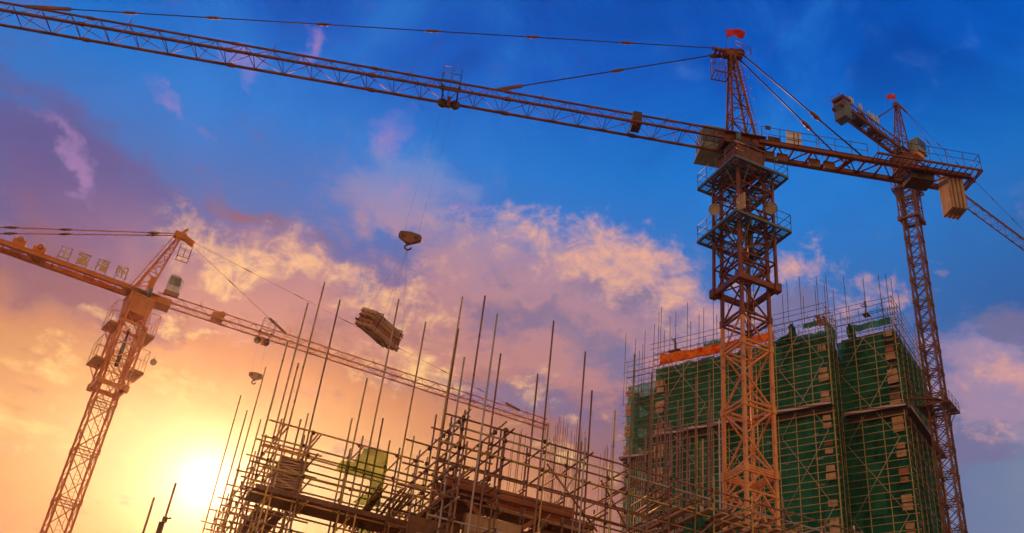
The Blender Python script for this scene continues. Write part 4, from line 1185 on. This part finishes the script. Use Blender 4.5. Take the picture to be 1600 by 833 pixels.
person('worker in dark clothes bent over the rail on top of the right front face', w1, F3.d * -1 + F3.m * .3, (((-.3, .16, 1.18), (-.2, .42, 1.14), (-.18, .50, 1.16)), ((.3, .2, 1.2), (.22, .44, 1.25), (.2, .52, 1.28)), ((-.12, .06, .48), (-.14, -.02, .08)), ((.14, .1, .50), (.16, .04, .08)), False), s=1.06)
person('worker reaching up with both arms beside a pole above the orange banner', w2, F1.d * -1 + F1.m * .2, (((-.3, .24, 1.5), (-.24, .42, 1.72), (-.22, .47, 1.80)), ((.28, .26, 1.48), (.2, .46, 1.66), (.18, .52, 1.73)), ((-.1, .04, .48), (-.12, 0, .08)), ((.12, -.02, .48), (.14, -.08, .08)), False), s=1.06)
boards_at('walk plank under the bent worker on the right front face', w1, F3.d, .35); boards_at('walk plank under the worker with raised arms', w2, F1.d, .8)

# ================================================================ bare scaffold in front
P0 = at(443, 664, 25.0); zT = P0.z; P0 = flat(P0)
hA = hdir(540, 690, .272); nA = V((-hA.y, hA.x, 0))
aL = (flat(atz(650, 720, zT)) - P0).dot(hA)
C1 = P0 + hA * aL
sB = max(2.0, (C1 - flat(atz(723, 653, zT))).dot(nA))
C2 = C1 - nA * sB
aR = (flat(atz(1141, 779, zT)) - C2).dot(hA) + 2.6
WL = lambda t, n, z=0: P0 + hA * t + nA * n + Z * (zT + z)
WR = lambda t, n, z=0: C2 + hA * t + nA * n + Z * (zT + z)
R_ = .024
def on(px, py, o, d): return post_xy(px, py, o, d)
class Scaff:
    def __init__(s, label, base): s.root = thing('scaffold', label, 'scaffold', base, 'bare tube scaffolds in front'); s.st = []; s.le = []; s.tr = []; s.cl = []
    def stand(s, p, z1, z0=0.0, r=R_, lean=.06):
        a = V((p.x, p.y, z0)); b = V((p.x + random.uniform(-lean, lean), p.y + random.uniform(-lean, lean), z1))
        s.st.append((MB().tube(a, b, r, 7), (a - CAM).length))
        if z1 - zT > 2.4:
            q = a.lerp(b, (zT + random.uniform(1.0, 2.0)) / z1); 
    def led(s, a, b, over=.35, r=R_, jit=.03):
        d = (b - a).normalized(); j = lambda: Z * random.uniform(-jit, jit)
        a2 = a - d * random.uniform(.1, over) + j(); b2 = b + d * random.uniform(.1, over) + j()
        s.le.append((MB().tube(a2, b2, r, 7), ((a + b) / 2 - CAM).length))
    def tra(s, a, b, r=R_, jit=.04):
        j = lambda: V((random.uniform(-jit, jit), random.uniform(-jit, jit), random.uniform(-jit, jit)))
        s.tr.append((MB().tube(a + j(), b + j(), r, 6), ((a + b) / 2 - CAM).length))
    def clamp(s, p):
        k = MB(); a = random.uniform(0, 3); u = V((math.cos(a), math.sin(a), 0))
        k.box(p, u * .038, u.cross(Z) * .034, Z * .04); k.tube(p - u * .02, p + u * .09 + Z * .02, .012, 5)
        s.cl.append((k, (p - CAM).length))
    def done(s, ms='tube rust', mix=('tube rust', 'tube rust', 'tube pale', 'tube rust', 'timber', 'tube rust', 'tube yellow')):
        for nm, lst, m in (('standard', s.st, ms), ('ledger', s.le, ms), ('transom', s.tr, ms), ('coupler', s.cl, 'clamp iron')):
            lst.sort(key=lambda q: q[1]); many(nm, [q[0] for q in lst], m, s.root, 100, mix if nm != 'coupler' else None)

# left wing and its receding end
SL = Scaff('sunlit bare tube scaffold at the sun side holding the stacked boards', WL(1.5, .5, -zT))
lt = [0, .78, 2.02, 3.05]
while lt[-1] < aL + .2: lt.append(min(lt[-1] + 1.0, aL + .3))
lev = (0, -.62, -1.18, -1.85, -2.55, -3.2, -3.85)
for (x, y) in ((505.7, 439.6), (532, 468), (621, 467.8), (663, 503)):
    q = on(x, y, WL(0, 0), hA); SL.stand(flat(q), q.z)
for (x, y, n) in ((571, 590, .0), (600, 655, 1.0), (645, 680, 1.0), (553, 655, 1.0), (472, 655, 1.05)):
    q = on(x, y, WL(0, n), hA); SL.stand(flat(q), q.z)
sd_ends = []
for (x, y) in ((478.3, 475), (448, 532), (467, 569), (430, 604), (414, 574), (378, 618), (351, 645), (385, 641), (413, 682), (378, 729), (405, 655), (325, 800)):
    q = on(x, y, WL(0, 0), nA); n_ = (flat(q) - P0).dot(nA)
    if -1 < n_ < 16: SL.stand(flat(q), q.z); sd_ends.append(n_)
for n in (1.0, 2.3, 3.6, 5.0, 6.4, 7.8, 9.2):
    SL.stand(WL(.95, n), zT + random.uniform(.2, 1.5)); SL.stand(WL(0, n), zT + random.uniform(.1, .6))
for t in lt[1:]: SL.stand(WL(t, 1.0), zT + random.uniform(.2, .8))
for t in lt[1:]: SL.stand(WL(t, 0), zT + random.uniform(.05, .4))
for dz in lev:
    for n in (0, 1.0): SL.led(WL(-.1, n, dz - .03 * n), WL(aL + .1, n, dz - .03 * n))
    for t in (0, .95): SL.led(WL(t, -.1, dz - .05), WL(t, 9.6, dz - .05))
    for t in lt: SL.clamp(WL(t, 0, dz)); SL.clamp(WL(t, 1.0, dz)); (SL.tra(WL(t + .1, -.15, dz - .07), WL(t + .1, 1.25, dz - .07)) if dz in (0, -1.85) else None)
    for n in (1.0, 2.3, 3.6, 5.0, 6.4, 7.8, 9.2): SL.clamp(WL(0, n, dz)); SL.tra(WL(-.4, n + .1, dz - .1), WL(1.35, n + .1, dz - .1)); SL.clamp(WL(.95, n, dz))
SL.tra(WL(.3, 1.1, -1.8), WL(.3, 2.4, 0)); SL.tra(WL(0, 2.5, -1.8), WL(0, 5.2, 0)); SL.tra(WL(0, 5.2, -3.6), WL(0, 2.4, -1.8))
for n, dz in ((1.05, -.28), (2.2, .02), (2.2, -.4), (3.4, -.1), (3.4, -.7), (4.6, -.2), (2.2, -1.0)): SL.led(WL(.2, n, dz), WL(aL + .2, n, dz), .5)
for n in (2.2, 3.4, 4.6):
    for t in [q * 1.15 + .4 for q in range(5)]: SL.stand(WL(t, n), zT - 2.2)
    SL.led(WL(0, n, -2.3), WL(aL, n, -2.3)); SL.led(WL(0, n, -3.2), WL(aL, n, -3.2))
SL.done('tube glow gold', ('tube glow gold', 'tube glow gold', 'tube rust', 'tube glow gold', 'tube yellow'))

# corner between the wings
SC = Scaff('bare tube scaffold in the inner corner beside the loose tube pile', WL(aL, -sB / 2, -zT))
for (x, y) in ((719.7, 463.5), (717, 512.7), (724.5, 557.8)):
    q = on(x, y, C1, -nA); SC.stand(flat(q), q.z)
for n in (0, -1.0, -2.0, -3.0): 
    if -n < sB: SC.stand(WL(aL + .1, n), zT + random.uniform(.2, 1.0)); SC.stand(WL(aL + 1.05, n), zT + random.uniform(.1, .7))
for dz in lev:
    for t in (0, .95): SC.led(WL(aL + t, .6, dz + .04), WL(aL + t, -sB - .1, dz + .04))
    SC.led(WL(aL - .5, -1.2, dz), WL(aL + 1.4, -1.2, dz))
    for n in (0, -1.0, -2.0, -3.0): SC.clamp(WL(aL, n, dz)); SC.clamp(WL(aL + .95, n, dz))
for k in range(7): SC.led(WL(aL + .15 + .13 * k, .9, -1.2 - .06 * k), WL(aL + .15 + .13 * k, -sB + .6, -1.2 - .06 * k), .9)
SC.done('tube rust')

# right wing, the nearest and densest part
SR = Scaff('dense dark brown tube scaffold crossing in front of the green block', WR(aR / 2, 1, -zT))
rtips = [(757.5, 463.5, 0), (775, 491, 0), (778.7, 553.6, 0), (866, 503, 0), (843, 584, 1.0), (914.7, 549.8, 0), (928.8, 610, 0), (964, 641.6, 0), (990, 554.5, 0), (1017.6, 585, 0), (1042.8, 601, 1.0), (1086, 587, 0),
         (1106, 583, 1.0), (1027, 656, 2.3), (795, 668, 1.0), (910, 692, 1.0), (870, 693, 2.3), (1065, 640, 2.3), (1125, 655, 2.3), (1075, 660, 3.6), (1048, 665, 3.6), (1010, 670, 3.6), (1095, 690, 3.6)]
for (x, y, n) in rtips:
    q = on(x, y, WR(0, n), hA); SR.stand(flat(q), q.z)
ts = []; t = 0.0
while t < aR + 1.5: ts.append(t); t += random.uniform(1.0, 1.35)
for i, t in enumerate(ts):
    for n in (0, 1.0): SR.stand(WR(t, n), zT + random.uniform(.05, .5))
    for n in (2.3, 3.6, 4.9, 6.2): SR.stand(WR(t + .3, n), zT - random.uniform(.3, 1.2))
rlev = (0, -.27, -.72, -1.2, -1.55, -1.95, -2.45, -2.95, -3.4)
for dz in rlev:
    for n in (0, 1.0): SR.led(WR(-.2, n, dz), WR(aR + 1.2, n, dz), .5)
    for t in ts: SR.clamp(WR(t, 0, dz)); SR.clamp(WR(t, 1.0, dz))
    if dz in (0, -.72, -1.95, -2.95):
        for t in ts: SR.tra(WR(t + .08, -.25, dz - .06), WR(t + .08, 1.0 + random.uniform(.2, 1.6), dz - .06))
for n in (2.3, 3.6, 4.9, 6.2):
    for dz in (-.8, -1.3, -2.1, -2.9): SR.led(WR(-.2, n, dz), WR(aR + 1.2, n, dz), .6)
for t in ts:
    for dz in (-.7, -1.35, -2.0): SR.tra(WR(t + .34, 1.6, dz), WR(t + .34, 6.6 + random.uniform(0, .6), dz))
for i in range(9):
    t = random.uniform(0, aR); n = random.choice((0, 1.0, 2.3)); s_ = random.choice((-1, 1)) * random.uniform(.6, 1.6); SR.tra(WR(t, n - .06, -1.9), WR(t + s_, n - .06, random.uniform(-.6, .1)))
for i in range(20):
    x, y = random.uniform(1004, 1126), random.uniform(610, 700); n = random.choice((2.3, 3.6, 4.9, 6.2))
    q = on(x, y, WR(0, n), hA); SR.stand(flat(q), q.z, 0, .02)
t = 4.6
while t < aR + 1.4:
    a = random.uniform(-.35, .2); z = random.choice((-.36, -.42, -1.28, -1.34)); SR.tra(WR(t, a, z), WR(t + random.uniform(-.12, .12), a + random.uniform(1.8, 3.2), z), .024, .05); t += random.uniform(.16, .34)
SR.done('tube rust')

# walk boards on the left wing and at the corner
def plank(label, a, b, w=.22, th=.045, m='timber', group='walk boards on the scaffold'):
    d = (b - a).normalized(); c = (a + b) / 2
    o = MB().bar(a, b, w, th).build('plank', m, None, c); return tag(o, label, 'plank', group)
for k in range(4): plank('long walk board on the deck of the sunlit scaffold wing', WL(-.35, .12 + k * .25, -1.76 + .004 * k), WL(aL + .25, .12 + k * .25, -1.76 + .004 * k), .23)
for k in range(3): plank('short walk board on the deck of the receding scaffold end', WL(.15 + k * .26, 1.5, -1.75), WL(.15 + k * .26, 7.5, -1.74), .23)
for k in range(4): plank('walk board seen from below in the inner corner of the scaffold', WL(aL + .1 + k * .26, .8, -1.74 - .003 * k), WL(aL + .1 + k * .26, -sB + .2, -1.74 - .003 * k), .24)
for k in range(4): plank('walk board in the lower lift of the sunlit scaffold wing', WL(-.2, .12 + k * .25, -3.74), WL(aL, .12 + k * .25, -3.74), .23)
# toe board of the left wing
tb = MB().bar(WL(-.3, -.05, -1.70), WL(aL + .1, -.05, -1.70), .03, .13).build('toe_board', 'timber', None, WL(1.5, 0, -1.7)); tag(tb, 'red brown toe board along the deck edge of the sunlit wing', 'toe board')

# stacks of boards
def stack(label, t0, t1, n0, n1, z, cnt, th, group, m='plywood'):
    for k in range(cnt):
        a = random.uniform(-.03, .03); b_ = random.uniform(-.03, .03)
        c = WL((t0 + t1) / 2 + a, (n0 + n1) / 2 + b_, z + k * (th + .024) + th / 2)
        g = []
        mb = MB(); nx = 6; top = []; bot = []
        for i in range(nx + 1):
            u = i / nx - .5; wv = .016 * math.sin(u * 7 + k * 1.7)
            top.append(c + hA * (u * (t1 - t0)) + Z * (th / 2 + wv)); bot.append(c + hA * (u * (t1 - t0)) + Z * (-th / 2 + wv))
        hn = nA * ((n1 - n0) / 2)
        prof = bot + top[::-1]
        mb.prism([q - hn for q in prof], hn * 2)
        tag(mb.build('board', m, None, c), label, 'board', group)
stack('thin pale board in the tall pile on the sunlit scaffold deck', .16, .84, .15, .85, -1.73, 19, .030, 'boards piled on the sunlit deck')
stack('thin pale board in the low pile one lift below the sunlit deck', .0, .9, .1, .95, -3.71, 14, .045, 'boards piled in the lower lift')

# loose tubes heaped in the corner
for k in range(22):
    t = aL - 1.15 + random.uniform(0, 1.05); n = random.uniform(.0, .9); z = -1.70 + .05 * (k // 5) + random.uniform(0, .02)
    ln = random.uniform(1.0, 1.5); a = WL(t, n + ln, z + .03); b_ = WL(t + random.uniform(-.12, .12), n - ln * .75, z + random.uniform(.0, .25) + .3)
    o = MB().tube(a, b_, R_, 8).tube(b_, b_ + (b_ - a).normalized() * .004, R_ * .7, 8).build('loose_tube', 'tube rust', None, (a + b_) / 2)
    tag(o, 'loose steel tube in the heap at the inner corner', 'tube', 'loose tubes heaped in the corner')
for k in range(12):
    t = aL + .2 + random.uniform(0, .8); z = -1.66 + .05 * (k // 4)
    a = WL(t, .5 + random.uniform(0, .5), z); b_ = WL(t + random.uniform(-.1, .1), -2.2 - random.uniform(0, .8), z + random.uniform(.15, .5))
    tag(MB().tube(a, b_, R_, 8).build('loose_tube', 'tube rust', None, (a + b_) / 2), 'loose steel tube lying along the corner walkway', 'tube', 'loose tubes on the corner walkway')

# timber beams and struts under the right wing
def beam(label, a, b, w, h, m='timber', cat='beam'):
    mb = MB(); d = (b - a).normalized(); u = d.cross(Z).normalized()
    mb.bar(a, b, w * .55, h * .66); mb.bar(a + Z * h * .42, b + Z * h * .42, w, h * .17); mb.bar(a - Z * h * .42, b - Z * h * .42, w, h * .17)
    return tag(mb.build('timber_beam', m, None, (a + b) / 2), label, cat)
ln = lambda n: (WR(0, n), hA)
b1 = (on(698, 752, *ln(.25)), on(893, 803, *ln(.25))); b2 = (on(680, 764, *ln(1.35)), on(874, 815, *ln(1.35)))
beam('upper of two long brown timber beams below the right wing', b1[0], b1[1], .14, .23, 'formwork red'); beam('lower of two long brown timber beams below the right wing', b2[0], b2[1], .14, .22, 'formwork red')
def strut(label, a, b, w=.1): return tag(MB().bar(a, b, w, w).build('strut', 'formwork red', None, (a + b) / 2), label, 'strut')
strut('slanting timber strut falling to the right under the two beams', on(714, 765, *ln(.45)), on(750, 808, *ln(.45)), .11)
strut('timber strut rising to the right below the end of the beams', on(815, 826, *ln(.6)), on(858, 800, *ln(.6)), .11)
# formwork panels low in the picture
def panel(label, a, b, h, th=.06, m='plywood', tilt=0.0):
    d = (b - a).normalized(); q = d.cross(Z)
    t_ = thing('formwork_shutter', label, 'formwork', (a + b) / 2 - Z * h / 2)
    MB().hull8(a, b, Z * (h / 2) + q * tilt, q * (th / 2)).build('panel_face', m, t_)
    n = max(2, int((b - a).length / .45))
    for k in range(n + 1):
        p = a.lerp(b, k / n); MB().hull8(p - Z * h / 2 - q * tilt + q * -.06, p + Z * h / 2 + q * tilt + q * -.06, d * .03, q * .04).build('panel_rib', 'timber', t_)
panel('large grey brown formwork panel low under the two timber beams', on(726, 822, *ln(.3)), on(812, 842, *ln(.3)), .62)
panel('wide brown formwork panel beside the slanting strut near the lower edge', on(640, 822, *ln(.9)), on(716, 840, *ln(.9)), .5, m='timber')
# formwork decks: joists on bearers
def deck(label, W, t0, t1, n0, n1, z, step, skip, jm='timber'):
    r = thing('formwork_deck', label, 'formwork', W((t0 + t1) / 2, (n0 + n1) / 2, z))
    for n in [n0 + i * 1.2 for i in range(int((n1 - n0) / 1.2) + 1)]: MB().bar(W(t0, n, z), W(t1, n, z), .09, .12).build('bearer', jm, r)
    t = t0; k = 0
    while t < t1 and k < 95:
        if random.random() > skip:
            a = n0 - random.uniform(.1, .6); b_ = n1 - random.uniform(0, 1.5)
            MB().bar(W(t, a, z + .11), W(t + random.uniform(-.05, .05), b_, z + .11), .07, .09).build('joist', jm, r); k += 1
        t += step * random.uniform(.7, 1.3)
deck('joists of the slab formwork behind the sunlit scaffold wing', WL, .6, aL, 2.2, 7.0, -2.35, .28, .12)
deck('joists of the slab formwork in the middle of the right wing', WR, 3.0, 9.0, 1.6, 6.2, -1.62, .34, .2)
deck('joists of the slab formwork at the crane end of the right wing', WR, 7.2, aR + 1, .4, 5.0, -1.05, .36, .25)
deck('joists of the lower formwork under the right wing', WR, .5, aR, 1.2, 6.4, -2.75, .4, .2)
# boards piled on the right wing, in layers
for k in range(7):
    a = WR(1.0 + random.uniform(0, .5), 1.5 + .28 * (k % 3), -1.35 + .06 * (k // 3)); b_ = WR(4.3 + random.uniform(-.5, .4), 1.5 + .28 * (k % 3), -1.35 + .06 * (k // 3))
    plank('thick dark board in the pile behind the near rail of the right wing', a, b_, .26, .055, 'timber', 'boards piled behind the near rail')
for k in range(6):
    a = WR(5.4 + random.uniform(0, .6), 2.6 + .28 * (k % 3), -1.0 + .06 * (k // 3)); b_ = WR(8.6 + random.uniform(-.5, .4), 2.6 + .28 * (k % 3), -1.0 + .06 * (k // 3))
    plank('thick board in the far pile deeper in the right wing', a, b_, .26, .055, 'timber', 'boards piled deeper in the right wing')
for k in range(9):
    t = 6.3 + k * .42; a = WR(t, -.35 + random.uniform(0, .3), -.66); b_ = WR(t + random.uniform(-.1, .1), 1.9 + random.uniform(0, .8), -.64)
    plank('cross board resting on the rails of the right wing', a, b_, .18, .05, 'plywood', 'cross boards on the right wing rails')

# ragged green nets on the scaffold
def ragged(label, px, line, m, seed, base):
    """px: rows of picture points of the sheet's edge, unrolled on the given upright plane"""
    rows = [[on(x, y, *line) for x, y in r] for r in px]; g = []
    ny = 14; nx = 14
    for j in range(ny + 1):
        v = j / ny * (len(rows) - 1); i0 = min(int(v), len(rows) - 2); f = v - i0; row = []
        for i in range(nx + 1):
            u = i / nx; a = rows[i0][0].lerp(rows[i0][1], u); b_ = rows[i0 + 1][0].lerp(rows[i0 + 1][1], u); p = a.lerp(b_, f)
            row.append(p + nA * (.10 * noise.noise(p * 2.2 + V((seed, 0, 0))) - .06 + .05 * math.sin(u * 9)) + Z * .05 * noise.noise(p * 3 + V((0, seed, 0))))
        g.append(row)
    mb = MB(); mb.grid(g)
    keep = [k for k in range(len(mb.f)) if noise.noise(V(mb.v[mb.f[k][0]]) * 1.9 + V((seed, seed, 0))) > -.36]
    ks = set(keep); best = []
    while ks:                                    # keep the one connected sheet
        st_ = [ks.pop()]; comp = []
        while st_:
            k = st_.pop(); comp.append(k); r_, c_ = divmod(k, nx)
            for q in ((k - nx), (k + nx), (k - 1 if c_ else -1), (k + 1 if c_ < nx - 1 else -1)):
                if q in ks: ks.remove(q); st_.append(q)
        if len(comp) > len(best): best = comp
    keep = sorted(best)
    mb.f = [mb.f[k] for k in keep]; mb.s = [mb.s[k] for k in keep]
    return tag(mb.build('net_scrap', m, None, rows[0][0]), label, 'netting')
LL = (WL(0, -.04), hA)
ragged('ragged yellow green net hanging in the sunlit scaffold wing', [((545, 699), (607, 705)), ((522, 737), (601, 744)), ((574, 748), (599, 754)), ((579, 766), (597, 771)), ((549, 787), (592, 793))], LL, 'scrap green net', 1.3, None)
ragged('torn green net dangling under the deck of the sunlit wing', [((560, 806), (600, 812)), ((556, 835), (596, 840))], (WL(0, .5), hA), 'scrap green net', 4.4, None)
ragged('dark green net caught low on the scaffold beside the main mast', [((1085, 803), (1114, 799)), ((1068, 822), (1112, 826)), ((1060, 842), (1108, 848))], (WR(0, .5), hA), 'green net', 6.1, None)

# starter bars of the columns, thin rods standing in bundles
def rods(label, x, y, n, cnt, h):
    q = on(x, y, WR(0, n), hA); r = thing('rebar_bundle', label, 'rebar', V((q.x, q.y, zT - 3.5)), 'starter bars behind the right wing')
    MB().box(V((q.x, q.y, (zT - 3.5) / 2 + .2)), hA * .22, nA * .22, Z * ((zT - 3.5) / 2 + .2)).build('column_stub', 'concrete', r)
    for k in range(cnt):
        a = V((q.x, q.y, zT - 3.3)) + hA * ((k % 4 - 1.5) * .12) + nA * ((k // 4 - .5) * .3)
        MB().tube(a, V((a.x, a.y, q.z + random.uniform(-h, 0))) + hA * random.uniform(-.05, .05), .010, 5).build('bar', 'tube rust', r)
for x, y, n in ((812, 668, 7.5), (862, 660, 8.5), (880, 640, 10), (906, 655, 9), (950, 690, 8), (1000, 690, 9)): rods('bundle of thin steel starter bars rising behind the right wing', x, y, n, 8, .9)

# two lone uprights low on the sunlit side
for (x, y, x2, y2, lab) in ((241, 777.6, 222, 833, 'shorter of two lone uprights left of the sun'), (274.7, 755, 246, 833, 'taller of two lone uprights left of the sun, with a coupler')):
    a = at(x, y, 21); base = V((a.x, a.y, 0))
    r = thing('scaffold_pole', lab, 'pole', base)
    MB().tube(base, a, .026, 8).build('pole_tube', 'tube rust', r)
    if x > 260:
        q = V((a.x, a.y, zfor(a.x, a.y, 812))); MB().box(q, hA * .05, nA * .045, Z * .05).tube(q - hA * .05, q + hA * .12 + Z * .06, .018, 6).build('coupler', 'clamp iron', r)
        q2 = V((a.x, a.y, zfor(a.x, a.y, 826))); MB().box(q2 - hA * .05, hA * .045, nA * .045, Z * .12).build('coupler', 'clamp iron', r)

# ---------------------------------------------------------------- load on the hook
bc = at(594, 514, 55.0); bd = hdir(594, 514, .88); bw = V((-bd.y, bd.x, 0))
lb = thing('formwork_bundle', 'strapped bundle of long orange formwork panels hanging in the sky', 'load', bc)
tl_ = math.radians(24)
Xw = bw * math.cos(tl_) + Z * math.sin(tl_); Xh = -bw * math.sin(tl_) + Z * math.cos(tl_)
BL = 1.4
for k, (m_, y0) in enumerate((('load orange', -.42), ('formwork red', -.15), ('load orange', .13), ('plywood', .41))):
    w_ = .60 - .04 * (k % 3); o_ = .05 * (k - 1.5)
    o = MB().box(bc + Xh * y0 + Xw * o_, bd * (BL - .05 * (k % 2)), Xw * w_, Xh * .095).build('panel', m_, lb)
    bv = o.modifiers.new('bevel', 'BEVEL'); bv.width = .04; bv.segments = 2
    r_ = MB()
    for q in (-w_ + .04, -.2, .2, w_ - .04):
        r_.bar(bc + Xh * (y0 - .125) + Xw * (o_ + q) - bd * BL, bc + Xh * (y0 - .125) + Xw * (o_ + q) + bd * BL, .07, .05, Xh)
    r_.build('panel_frame', 'tube pale' if k % 2 else 'timber', lb)
for k in range(6):
    for y0 in (-.30, .02): MB().bar(bc + Xw * (-.48 + k * .19) + Xh * y0 - bd * (BL + random.uniform(.06, .16)), bc + Xw * (-.48 + k * .19) + Xh * y0 - bd * (BL - .2), .08, .11, Xh).build('batten', 'timber', lb)
for k, q in enumerate((-.5, .1, .45)): MB().bar(bc + Xw * q - Xh * .3 + bd * (BL - .2), bc + Xw * q - Xh * .3 + bd * (BL + .14), .07, .09, Xh).build('batten', 'timber', lb)
for t in (-.95, .95):
    s_ = MB(); c = [bc + bd * t + Xw * (a * .66) + Xh * (b_ * .55) for a, b_ in ((-1, -1), (1, -1), (1, 1), (-1, 1))]
    for i in range(4): s_.bar(c[i], c[(i + 1) % 4], .05, .03, bd)
    s_.build('strap', 'clamp iron', lb)
    sl = MB()
    for a in (-1, 1): sl.tube(bc + bd * t + Xw * (a * .66) + Xh * .55, pk - Z * .75, .005, 4)
    sl.build('sling', 'cable steel', lb)
